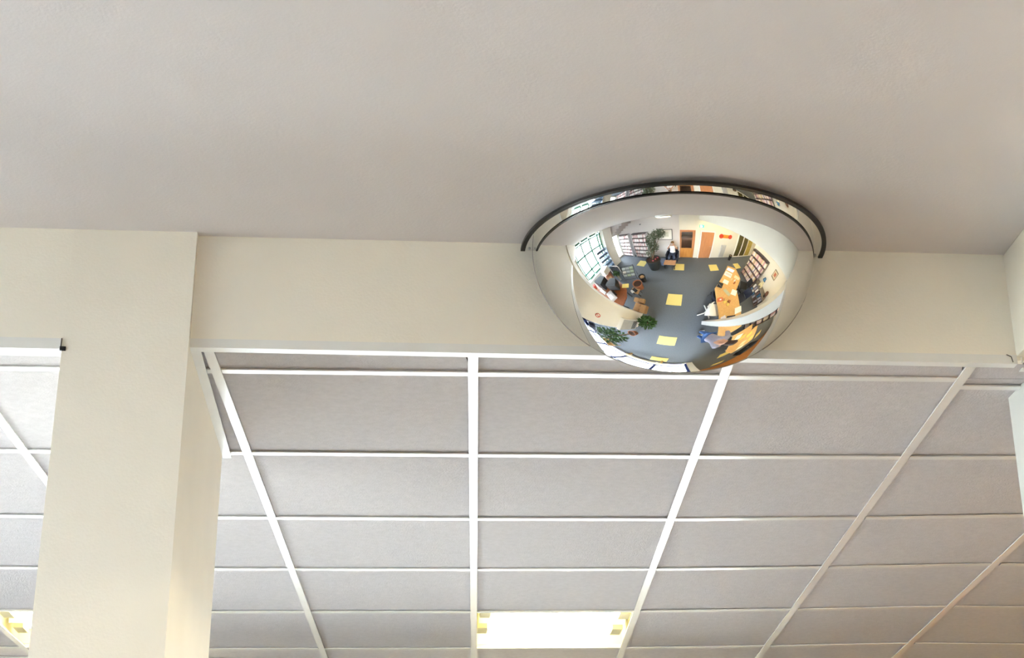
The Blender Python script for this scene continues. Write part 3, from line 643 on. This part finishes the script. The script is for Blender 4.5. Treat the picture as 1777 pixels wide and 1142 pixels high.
for k_, fr in enumerate((.10, .42, .75)):
    for i_ in range(3):
        a = A_+dv*(.05+.31*i_)+nv*fr; b = A_+dv*(.33+.31*i_)+nv*fr; z = .78-.43*fr
        p4 = [a+Vector((0,0,z)), b+Vector((0,0,z)), b+nv*.22+Vector((0,0,z-.12)), a+nv*.22+Vector((0,0,z-.12))]
        o = MB().add(p4+[p-Vector((0,0,.006)) for p in p4], [(0,1,2,3),(7,6,5,4)]+[(i,(i+1)%4,(i+1)%4+4,i+4) for i in range(4)]).build('leaflet', random.choice([M_PAPER, mat('pale_green_paper', (.45,.55,.42), .8, .1, 10), mat('grey_blue_paper', (.5,.56,.6), .8, .1, 10)]))
        tag(o, 'pale leaflet in the %s tier of the metal rack' % ['top', 'middle', 'bottom'][k_], 'leaflet', 'leaflets in the %s tier of the rack' % ['top', 'middle', 'bottom'][k_])
potted('potted_plant', 'small green plant on a grey stand by the red-brown desk', (-2.44, -1.34, 0), .10, .5, M_GREY, [((.12,.02,.62),(.16,.10,.10))], 130, .12, M_LEAF, False)
def carton(label, c, sx, sy_, sz, rz, m_=M_CARD):
    t = thing('cardboard_box', c, label, 'box')
    MB().obox((c[0], c[1], c[2]+sz/2), sx, sy_, sz, rz, 0, .004).build('box_body', m_, t)
    MB().obox((c[0], c[1], c[2]+sz+.001), .05, sy_, .002, rz).build('tape', mat('brown_tape', (.30,.17,.07), .3, .05, 10), t)
    MB().obox((c[0], c[1]+0, c[2]+sz+.002), sx*.3, sy_*.25, .002, rz).build('label_sheet', M_CARD, t)
    return t
carton('sealed cardboard box on the carpet near the pillar', (-.59, -.23, 0), .42, .38, .30, -.04)
carton('low flat brown box on the floor beside the red-brown desk', (-.80, -.58, 0), .42, .22, .16, -.15)
st = thing('side_stool', (-1.02, -.93, 0), 'small low stool between the terracotta pot and the red-brown desk', 'stool')
MB().box(-1.20, -.84, -1.05, -.80, .33, .36, .004).build('seat_board', M_CARD, st)
for x in (-1.17, -.87):
    for y in (-1.02, -.83): MB().box(x-.015, x+.015, y-.015, y+.015, 0, .33).build('leg', M_DARK, st)
tag(MB().obox((-1.02, -.93, .40), .18, .14, .08, .3, 0, .01).build('black_case', M_DARK), 'small black case on the low stool', 'case')
tag(MB().obox((-1.12, -.84, .365), .16, .12, .006, .6).build('paper_sheet', M_PAPER), 'white sheet of paper on the low stool', 'paper')
tag(MB().obox((-1.28, -.86, .735), .30, .20, .006, -.5).build('yellow_sheet', M_YPAPER), 'yellowish sheet on the curved end of the red-brown desk', 'paper')
mr = thing('magazine_stand', (-3.85, -1.72, 0), 'stepped blue-grey magazine stand by the tall window', 'stand')
for i in range(5):
    z = .42+.32*i
    MB().obox((-3.72-.06*i, -1.72, z), .36, .80, .03, 0, 0).build('sloping_shelf', mat('blue_grey_shelf', (.09,.145,.22), .6, .08, 8), mr)
    MB().box(-3.53-.06*i, -3.52-.06*i, -2.10, -1.34, z-.10, z+.06).build('shelf_lip', mat('blue_grey_shelf', (.09,.145,.22)), mr)
for y in (-2.13, -1.31): MB().box(-4.10, -3.62, y-.012, y+.012, 0, 1.78).build('side_panel', mat('pale_blue_panel', (.40,.46,.54), .5, .05, 8), mr)

# ------------------------------------------------------------------ low table by the photographer
lt = thing('low_table', (-.03, -2.95, 0), 'low pink-brown wooden table in front of the seated photographer', 'table')
MB().box(-.33, .26, -3.17, -2.78, .38, .42, .006).build('table_top', M_TABLE, lt)
for x in (-.29, .22):
    for y in (-3.13, -2.82): MB().box(x-.02, x+.02, y-.02, y+.02, 0, .38).build('leg', M_DARK, lt)
bb = thing('blue_crate', (-.43, -3.2, 0), 'grey-blue crate beside the low table', 'crate')
MB().box(-.56, -.35, -3.36, -3.06, .0, .02).box(-.56, -.545, -3.36, -3.06, .02, .36).box(-.365, -.35, -3.36, -3.06, .02, .36).box(-.545, -.365, -3.36, -3.345, .02, .36).box(-.545, -.365, -3.075, -3.06, .02, .36).build('crate_shell', mat('crate_blue', (.12,.16,.28), .5, .08, 10), bb)
MB().box(-.57, -.345, -3.37, -3.05, .36, .385).build('crate_lid', mat('crate_blue', (.12,.16,.28)), bb)

# ------------------------------------------------------------------ counter on the right
ct_poly = [(1.74,-1.16),(2.14,-1.60),(2.76,-2.30),(3.16,-2.02),(3.10,-1.32),(2.62,-.86),(2.58,-.15),(2.64,.95),(1.78,1.0),(1.76,-.13),(1.72,-.6)]
desk('service_counter', 'long beech counter angled toward the back wall', ct_poly, .75, .04, M_BEECH, [(2.75,-2.15),(3.0,-1.4),(2.5,-.8),(2.5,.85),(2.3,-1.65)], M_GREY, 'counter', [(2.30,2.33,-.60,.9,.10,.71)])
def sheet(label, c, sx, sy_, rz, m_=M_PAPER, h=.006, name='paper_sheet', cat='paper', group=None):
    return tag(MB().obox((c[0], c[1], c[2]+h/2), sx, sy_, h, rz).build(name, m_), label, cat, group)
lp = thing('laptop', (2.62, -1.82, .75), 'open white laptop on the far end of the beech counter', 'laptop')
MB().obox((2.52, -1.72, .7625), .36, .28, .022, .78, 0, .004).build('base', M_WHITE, lp)
MB().obox((2.52, -1.72, .775), .30, .12, .004, .78).build('keyboard', M_LGREY, lp)
MB().obox((2.66, -1.87, .875), .36, .02, .24, .78, -.35, .004).build('lid', M_WHITE, lp)
sheet('white paper lying beside the laptop on the beech counter', (2.26,-1.36,.75), .24, .20, .75)
sheet('white paper near the back edge of the beech counter', (2.46,-.77,.75), .26, .24, .7)
sheet('pale book at the outer edge of the beech counter by the laptop', (2.90,-1.43,.75), .30, .16, .9, mat('cream_cover', (.74,.66,.45), .6, .05, 9), .03, 'book', 'book')
sheet('grey-green folder in the middle of the beech counter', (2.16,-.87,.75), .12, .36, -.45, mat('grey_green_folder', (.45,.46,.33), .6, .05, 9), .012, 'folder', 'folder')
sheet('white sheet of paper at the column end of the beech counter', (2.48,.05,.75), .30, .26, .1)
sheet('pale lilac paper on the column end of the beech counter', (1.91,.16,.75), .16, .26, -.25, mat('lilac_paper', (.68,.66,.74), .8, .03, 9))
sheet('dark blue desk mat on the beech counter behind the column', (2.15,.25,.75), .34, .22, .35, M_NAVY, .008, 'desk_mat', 'mat')
ob = thing('orange_box', (1.81, -.64, .75), 'small orange-red box on the front edge of the beech counter', 'box')
MB().obox((1.81, -.64, .80), .15, .14, .10, .1, 0, .004).build('box_body', mat('orange_red', (.62,.15,.05), .6, .1, 12), ob)
MB().obox((1.80, -.63, .853), .06, .05, .008, .1).build('label_sheet', M_PAPER, ob)
for i, (x, y, m_, w) in enumerate(((2.0,-.50,M_YPAPER,'yellow'), (1.95,-.62,M_CARD,'brown'), (2.16,-.48,M_TERRA,'rust-red'), (2.08,-.36,M_YPAPER,'small yellow'))):
    tag(MB().obox((x, y, .765), .13-.015*i, .09, .03, .4*i, 0, .003).build('card_pack', m_), '%s pack of cards among the clutter mid-counter' % w, 'card pack')
for i, (x, y) in enumerate(((2.55,-1.40), (2.68,-1.30), (2.60,-1.18))):
    tag(MB().lathe([(.03, 0), (.035, .09), (.038, .09), (.033, .095), (.027, .01)], (x, y, .75), 16).build('cup', [M_CREAM, M_WHITE, M_TERRA][i], smooth=True), '%s cup in the cluster behind the papers on the counter' % ['cream', 'white', 'rust-red'][i], 'cup')
kn = thing('desk_telephone', (1.96, -1.25, .75), 'black telephone at the bend of the beech counter', 'telephone')
MB().obox((1.96, -1.25, .775), .20, .22, .05, .6, 0, .01).build('phone_base', M_DARK, kn)
MB().tube([(1.87,-1.33,.82), (1.89,-1.25,.84), (1.95,-1.13,.82)], [.025,.018,.025], 10).build('handset', M_DARK, kn, True)

def chair_shell(name, label, c, rz, shell_m, base_m, star=True, h=.45, back=.85, cat='chair', legs=4, a0=.35, ar=.30):
    t = thing(name, c, label, cat)
    m4 = Matrix.Translation(c) @ Matrix.Rotation(rz, 4, 'Z')
    def P(*a): return m4 @ Vector(a)
    def tx(mb): mb.v = [tuple(m4 @ Vector(p)) for p in mb.v]; return mb
    tx(MB().box(-.23, .23, -.22, .22, h, h+.05, .02)).build('seat', shell_m, t, True)
    bk = MB()
    n = 8; vs_, fs_ = [], []
    for j in range(5):
        z = h+.08+(back-h-.08)*j/4
        for i in range(n+1):
            u = -1+2*i/n; vs_.append((.22*u*(1-.1*(j/4)**2), -.22-.03*j/4+.06*u*u, z))
        for i in range(n+1):
            u = -1+2*i/n; vs_.append((.22*u*(1-.1*(j/4)**2), -.245-.03*j/4+.06*u*u, z))
    w_ = 2*(n+1)
    for j in range(4):
        for i in range(n):
            fs_.append((j*w_+i, j*w_+i+1, (j+1)*w_+i+1, (j+1)*w_+i)); fs_.append((j*w_+n+1+i, (j+1)*w_+n+1+i, (j+1)*w_+n+2+i, j*w_+n+2+i))
        fs_.append((j*w_, (j+1)*w_, (j+1)*w_+n+1, j*w_+n+1)); fs_.append((j*w_+n, j*w_+2*n+1, (j+1)*w_+2*n+1, (j+1)*w_+n))
    for i in range(n): fs_.append((4*w_+i, 4*w_+i+1, 4*w_+n+2+i, 4*w_+n+1+i)); fs_.append((i, n+1+i, n+2+i, i+1))
    tx(bk.add(vs_, fs_)).build('backrest', shell_m, t, True)
    for x in (-.1, .1): MB().tube([P(x, -.12, h+.01), P(x, -.25, h+.03), P(x, -.27, h+.16)], .012, 8).build('back_strut', base_m, t, True)
    if star:
        MB().tube([P(0,0,.06), P(0,0,h)], .025, 12).build('column', base_m, t, True)
        for k_ in range(legs):
            a = 2*math.pi*k_/legs+a0
            lg = MB().tube([P(0,0,.08), P(ar*math.cos(a), ar*math.sin(a), .05)], [.028,.024], 8).build('base_arm', base_m, t, True)
            MB().ball(P(ar*math.cos(a), ar*math.sin(a), .026), .026, 10).build('castor', base_m, lg, True)
    else:
        for x in (-.2, .2):
            for y in (-.19, .19): MB().tube([P(x, y, 0), P(x*.95, y*.95, h)], .014, 8).build('leg', base_m, t, True)
    return t
chair_shell('swivel_chair', 'white swivel chair with cross-shaped base in front of the beech counter', (1.65, -.32, 0), -1.2, M_WHITE, M_WHITE, True, .60, .98, a0=2.51, ar=.34)
chair_shell('office_chair', 'black office chair behind the beech counter', (2.98, -.42, 0), 1.5, M_NAVY, M_DARK, True, .46, .95, legs=5)
chair_shell('office_chair', 'dark grey office chair behind the far end of the beech counter', (3.40, -1.0, 0), 2.2, M_DARK, M_DARK, True, .46, .92, legs=5)
chair_shell('office_chair', 'navy chair tucked under the front of the beech counter', (1.92, -.92, 0), -1.6, M_NAVY, M_DARK, False, .42, .70)
chair_shell('office_chair', 'yellowish wooden chair by the far window', (-1.15, 2.85, 0), .6, M_BEECH, M_BEECH, False, .44, .84)
# second desk beyond the standing person
desk('office_desk', 'beech desk strewn with yellow papers beyond the standing person', [(2.35,1.25),(3.3,1.40),(3.3,1.85),(3.75,1.85),(3.75,3.15),(2.75,3.15),(2.35,2.4)], .75, .04, M_BEECH, [(2.5,1.4),(3.6,1.95),(3.6,3.0),(2.85,3.0)], M_GREY)
for i, (x, y, rz, m_, nm) in enumerate(((2.62,1.60,.4,M_PAPER,'white paper nearest the standing person'), (2.85,1.85,.2,M_YPAPER,'yellow paper toward the near edge'), (3.25,2.1,-.3,M_YPAPER,'yellow paper in the middle'), (3.05,2.55,.5,mat('cream_cover', (.74,.66,.45)),'cream paper past the middle'), (3.05,2.95,.2,M_PAPER,'white paper at the far end'), (3.5,2.7,.8,M_YPAPER,'yellow paper at the right edge'))):
    sheet('%s of the cluttered beech desk' % nm, (x, y, .75), .30, .26, rz, m_)
cb = thing('desk_cabinet', (4.3, 4.6, 0), 'dark low cabinet beyond the cluttered desk', 'cabinet')
MB().box(3.9, 4.9, 4.9, 5.4, .05, .75, .006).build('carcass', M_NAVY, cb)
for i in range(2):
    dd = MB().box(3.92+i*.49, 4.40+i*.49, 4.88, 4.90, .08, .72, .004).build('door', M_DARK, cb)
    MB().box(4.34+i*.08, 4.36+i*.08, 4.86, 4.88, .36, .46).build('handle', M_GREY, dd)
MB().box(3.95, 4.85, 4.95, 5.35, 0, .05).build('plinth', M_DARK, cb)
bookcase('bookcase', 'narrow bookcase standing beside the cluttered beech desk', 3.48, 3.78, 1.36, 1.78, 1.9, 5, M_BCF, M_SHELF, 'the narrow bookcase by the cluttered desk', 'books by the cluttered desk', PALB, 'x')
bn = thing('green_banner', (1.72, 5.2, .3), 'dark green cloth hanging on the wall beside the far windows', 'banner')
MB().box(1.704, 1.716, 4.2, 6.2, .35, 2.3).build('cloth', mat('dark_green_cloth', (.01,.12,.02), .8, .1, 8), bn)
MB().tube([(1.718,4.15,2.31), (1.718,6.25,2.31)], .012).build('pole', M_BEECH, bn, True)
sf = thing('window_seat', (.15, 3.25, 0), 'low cream bench under the far window', 'bench')
MB().box(-.45, .75, 3.10, 3.40, .36, .42, .006).build('seat', M_CREAM, sf)
for x in (-.38, .68): MB().box(x-.03, x+.03, 3.13, 3.37, 0, .36).build('leg', M_BEECH, sf)
for i, x in enumerate((-3.2, -2.2)):
    chair_shell('reading_chair', '%s dark chair in the low area left of the pillar' % ['left', 'right'][i], (x, 2.2+.4*i, 0), .3+i, M_NAVY, M_DARK, False, .44, .84)

# ------------------------------------------------------------------ people
def skinned(name, chains, material, parent, sub=1, smooth=True):
    """grow one continuous surface over joint chains [(pos, radius), ...]; chains meet where positions coincide"""
    vs_, rad, es, idx = [], [], [], {}
    off = WORLD[parent.name]
    for ch in chains:
        prev = None
        for p, r in ch:
            key = tuple(round(v, 4) for v in p)
            if key not in idx: idx[key] = len(vs_); vs_.append(tuple(Vector(p)-off)); rad.append(r)
            i = idx[key]
            if prev is not None and prev != i: es.append((prev, i))
            prev = i
    me = bpy.data.meshes.new(name); me.from_pydata(vs_, es, [])
    o = bpy.data.objects.new(name, me); COL.objects.link(o)
    sk = o.modifiers.new('skin', 'SKIN'); sk.use_smooth_shade = True
    if not me.skin_vertices: me.skin_vertices.new()
    for i, sv in enumerate(me.skin_vertices[0].data):
        r = rad[i]; sv.radius = r if isinstance(r, tuple) else (r, r); sv.use_root = (i == 0)
    sb = o.modifiers.new('sub', 'SUBSURF'); sb.levels = sub; sb.render_levels = sub
    bpy.context.view_layer.update()
    dg = bpy.context.evaluated_depsgraph_get()
    m2 = bpy.data.meshes.new_from_object(o.evaluated_get(dg)); o.modifiers.clear(); o.data = m2; m2.name = name
    m2.materials.clear(); m2.materials.append(material)
    m2.polygons.foreach_set('use_smooth', [True]*len(m2.polygons))
    o.parent = parent; o.location = (0, 0, 0); WORLD[o.name] = off
    return o
def head(t, c, fdir, hair_m, long_hair=False):
    """face details on a skull of height .23 centred at c, looking along fdir"""
    f_ = Vector(fdir).normalized(); r_ = f_.cross(Vector((0,0,1))).normalized(); u_ = r_.cross(f_); c = Vector(c)
    def P(a, b, d): return c + r_*a + f_*b + u_*d
    def blob(p, sx, sf, su, n=12):
        mb = MB().ball((0,0,0), 1.0, n); mb.v = [tuple(Vector(p)+r_*v[0]*sx+f_*v[1]*sf+u_*v[2]*su) for v in mb.v]; return mb
    for s_ in (-1, 1):
        e = blob(P(.032*s_, .082, .005), .013, .010, .009).build('eye', M_WHITE, t, True)
        blob(P(.032*s_, .0905, .005), .006, .004, .006).build('iris', M_DARK, e, True)
        blob(P(.078*s_, -.01, -.01), .010, .020, .030).build('ear', M_SKIN, t, True)
        blob(P(.033*s_, .088, .026), .018, .006, .004).build('eyebrow', hair_m, t, True)
    MB().add([P(-.006,.088,.012), P(.006,.088,.012), P(.016,.090,-.032), P(-.016,.090,-.032), P(0,.116,-.028)], [(0,1,4),(1,2,4),(2,3,4),(3,0,4),(0,3,2,1)]).build('nose', M_SKIN, t, True)
    blob(P(0, .088, -.058), .024, .008, .007).build('mouth', mat('lips', (.45,.16,.13), .5, .05, 20), t, True)
    h = blob(P(0, -.022, .030), .090, .102, .098, 18)
    if long_hair: h.add(blob(P(0, -.060, -.06), .085, .055, .13, 16).v, blob(P(0,0,0), 1, 1, 1, 16).f)
    h.build('hair', hair_m, t, True)
def hand(t, wrist, pdir, ndir, curl, side, scale=1.0):
    """palm + five fingers; pdir points along the hand, ndir out of the palm, side = +1/-1 gives the thumb side"""
    w = Vector(wrist); p_ = Vector(pdir).normalized(); n_ = Vector(ndir); n_ = (n_-p_*n_.dot(p_)).normalized(); s_ = p_.cross(n_)*side
    k = scale
    chains = [[(tuple(w), .024*k), (tuple(w+p_*.035*k), .026*k), (tuple(w+p_*.075*k), .022*k)]]
    for i, (off, ln) in enumerate(((.030,.070), (.010,.080), (-.010,.074), (-.029,.058))):
        b = w+p_*.085*k+s_*off*k; q = [tuple(w+p_*.075*k)]
        a = b; ch = [(tuple(w+p_*.075*k), .022*k), (tuple(a), .0095*k)]
        ang = 0
        for j in range(3):
            ang += curl; a = a+(p_*math.cos(ang)+n_*math.sin(ang))*ln*k/3*1.15; ch.append((tuple(a), (.0090-.001*j)*k))
        chains.append(ch)
    b = w+p_*.03*k+s_*.022*k
    th = [(tuple(w+p_*.035*k), .026*k), (tuple(w+p_*.045*k+s_*.036*k), .012*k), (tuple(w+p_*.075*k+s_*.052*k+n_*.012*k), .0105*k), (tuple(w+p_*.105*k+s_*.050*k+n_*.028*k), .0085*k)]
    chains.append(th)
    return skinned('hand', chains, M_SKIN, t, 1)

# photographer, seated in a dark armchair against the back wall, camera at the face
ac = thing('armchair', (0, -3.78, 0), 'dark armchair holding the photographer against the back wall', 'chair')
MB().box(-.27, .27, -3.92, -3.42, .28, .42, .03).build('seat', M_NAVY, ac, True)
MB().box(-.30, .30, -3.99, -3.93, .30, .92, .025).build('backrest', M_NAVY, ac, True)
for x0 in (-.36, .28): MB().box(x0, x0+.08, -3.96, -3.44, .12, .64, .025).build('armrest', M_NAVY, ac, True)
for x in (-.30, .30):
    for y in (-3.92, -3.47): MB().box(x-.02, x+.02, y-.02, y+.02, 0, .28).build('leg', M_DARK, ac)
ph = thing('person', (0, -3.7, 0), 'seated person in a white shirt and dark jeans, both hands raised to a camera', 'person')
HC = (0, -3.765, 1.29)
skinned('body', [[((0,-3.80,.56), (.15,.11)), ((0,-3.82,.72), (.13,.10)), ((0,-3.835,.92), (.155,.105)), ((0,-3.83,1.06), (.13,.085)), ((0,-3.815,1.13), .055), ((0,-3.79,1.19), .058), ((0,-3.77,1.25), (.070,.085)), ((0,-3.765,1.31), (.078,.092)), ((0,-3.77,1.365), (.055,.065))],
    [((0,-3.83,1.06), (.13,.085)), ((-.17,-3.82,1.05), .055), ((-.27,-3.70,.90), .042), ((-.20,-3.65,1.05), .036), ((-.105,-3.655,1.20), .026)],
    [((0,-3.83,1.06), (.13,.085)), ((.17,-3.82,1.05), .055), ((.27,-3.70,.90), .042), ((.20,-3.65,1.05), .036), ((.105,-3.655,1.20), .026)],
    [((0,-3.80,.56), (.15,.11)), ((-.10,-3.74,.52), .085), ((-.13,-3.36,.53), .062), ((-.13,-3.33,.30), .052), ((-.13,-3.36,.09), .036), ((-.13,-3.26,.05), .036), ((-.13,-3.19,.04), .028)],
    [((0,-3.80,.56), (.15,.11)), ((.10,-3.74,.52), .085), ((.13,-3.36,.53), .062), ((.13,-3.33,.30), .052), ((.13,-3.36,.09), .036), ((.13,-3.26,.05), .036), ((.13,-3.19,.04), .028)]], M_SKIN, ph, 2)
skinned('shirt', [[((0,-3.80,.53), (.185,.14)), ((0,-3.805,.62), (.178,.135)), ((0,-3.82,.74), (.155,.120)), ((0,-3.835,.92), (.175,.122)), ((0,-3.83,1.055), (.15,.102)), ((0,-3.817,1.11), .075)],
    [((0,-3.83,1.055), (.15,.102)), ((-.175,-3.82,1.05), .072), ((-.245,-3.74,.945), .060)],
    [((0,-3.83,1.055), (.15,.102)), ((.175,-3.82,1.05), .072), ((.245,-3.74,.945), .060)]], mat('white_shirt', (.80,.78,.78), .85, .03, 20), ph, 2)
skinned('trousers', [[((0,-3.80,.55), (.17,.125)), ((-.10,-3.74,.52), .098), ((-.13,-3.36,.53), .076), ((-.13,-3.33,.30), .066), ((-.13,-3.36,.12), .055)],
    [((0,-3.80,.55), (.17,.125)), ((.10,-3.74,.52), .098), ((.13,-3.36,.53), .076), ((.13,-3.33,.30), .066), ((.13,-3.36,.12), .055)]], mat('dark_jeans', (.035,.05,.10), .85, .1, 40), ph, 2)
for x in (-.13, .13): skinned('shoe', [[((x,-3.38,.05), .045), ((x,-3.28,.045), .043), ((x,-3.18,.038), .036)]], M_DARK, ph, 1)
M_HAIR = mat('light_brown_hair', (.22,.12,.055), .6, .2, 40)
head(ph, HC, (0, 1, .1), M_HAIR)
hand(ph, (-.105,-3.655,1.20), (.15, .10, .9), (.9, -.1, 0), .45, -1, .92)
hand(ph, (.105,-3.655,1.20), (-.15, .10, .9), (-.9, -.1, 0), .45, 1, .92)
dc = thing('digital_camera', (0, -3.62, 1.26), 'small silver digital camera held at the seated person\'s face', 'camera')
MB().box(-.048, .048, -3.635, -3.608, 1.262, 1.322, .004).build('camera_body', mat('silver_case', (.55,.55,.56), .3, .03, 10, .8), dc)
MB().tube([(0.01,-3.608,1.29), (0.01,-3.592,1.29)], [.022,.019], 20).build('lens_barrel', M_GREY, dc, True)
MB().tube([(.0101,-3.592,1.29), (.0101,-3.591,1.29)], .012, 16).build('lens_glass', M_BLACK, dc)
MB().box(.02, .035, -3.628, -3.616, 1.322, 1.327).build('shutter_button', M_DARK, dc)

# person standing at the counter, leaning over it
sp_ = thing('person', (1.48, .74, 0), 'standing person in a lilac-grey top and blue jeans leaning over the counter', 'person')
def q3(*a): return a
hip = (1.46,.70,.95); ch_ = (1.53,.80,1.16); sh = (1.60,.88,1.34)
sl, sr = (1.47,1.02,1.33), (1.72,.76,1.33)
skinned('body', [[(hip, (.13,.11)), ((1.49,.75,1.05), (.12,.10)), (ch_, (.14,.11)), (sh, (.12,.09)), ((1.65,.935,1.42), .052), ((1.69,.975,1.48), .058), ((1.72,1.005,1.54), .085), ((1.735,1.02,1.60), .075)],
    [(sh, (.12,.09)), (sr, .055), ((1.83,.66,1.12), .043), ((1.90,.70,.96), .034), ((1.95,.73,.86), .026)],
    [(sh, (.12,.09)), (sl, .055), ((1.66,1.18,1.12), .043), ((1.82,1.12,.97), .034), ((1.90,1.06,.88), .026)],
    [(hip, (.13,.11)), ((1.48,.62,.86), .085), ((1.47,.60,.48), .058), ((1.45,.60,.10), .038), ((1.53,.61,.045), .034), ((1.60,.61,.035), .027)],
    [(hip, (.13,.11)), ((1.44,.80,.86), .085), ((1.43,.82,.48), .058), ((1.41,.83,.10), .038), ((1.49,.85,.045), .034), ((1.56,.86,.035), .027)]], M_SKIN, sp_, 2)
skinned('top', [[((1.46,.70,.90), (.165,.142)), ((1.47,.71,.97), (.16,.138)), ((1.49,.75,1.06), (.142,.125)), (ch_, (.162,.132)), (sh, (.142,.108)), ((1.635,.915,1.39), .075)],
    [(sh, (.142,.108)), (sr, .074), ((1.83,.66,1.12), .060), ((1.89,.695,.98), .046)],
    [(sh, (.142,.108)), (sl, .074), ((1.66,1.18,1.12), .060), ((1.80,1.125,.985), .046)]], mat('lilac_grey_knit', (.34,.33,.42), .9, .08, 40, bump=.3), sp_, 2)
skinned('jeans', [[((1.46,.70,.94), (.155,.13)), ((1.48,.62,.86), .10), ((1.47,.60,.48), .075), ((1.45,.60,.12), .058)], [((1.46,.70,.94), (.155,.13)), ((1.44,.80,.86), .10), ((1.43,.82,.48), .075), ((1.41,.83,.12), .058)]], mat('blue_denim', (.06,.14,.36), .85, .12, 50), sp_, 2)
for (x, y) in ((1.44,.60), (1.40,.83)): skinned('shoe', [[((x,y,.05), .045), ((x+.10,y+.015,.045), .043), ((x+.19,y+.02,.04), .036)]], M_WHITE, sp_, 1)
head(sp_, (1.735,1.015,1.55), (.6,.5,-.35), mat('dark_brown_hair', (.05,.025,.018), .6, .2, 40), True)
hand(sp_, (1.95,.73,.86), (.6,.2,-.75), (-.3,.2,-.8), .35, 1, .95)
hand(sp_, (1.90,1.06,.88), (.6,-.3,-.75), (-.3,-.2,-.8), .35, -1, .95)
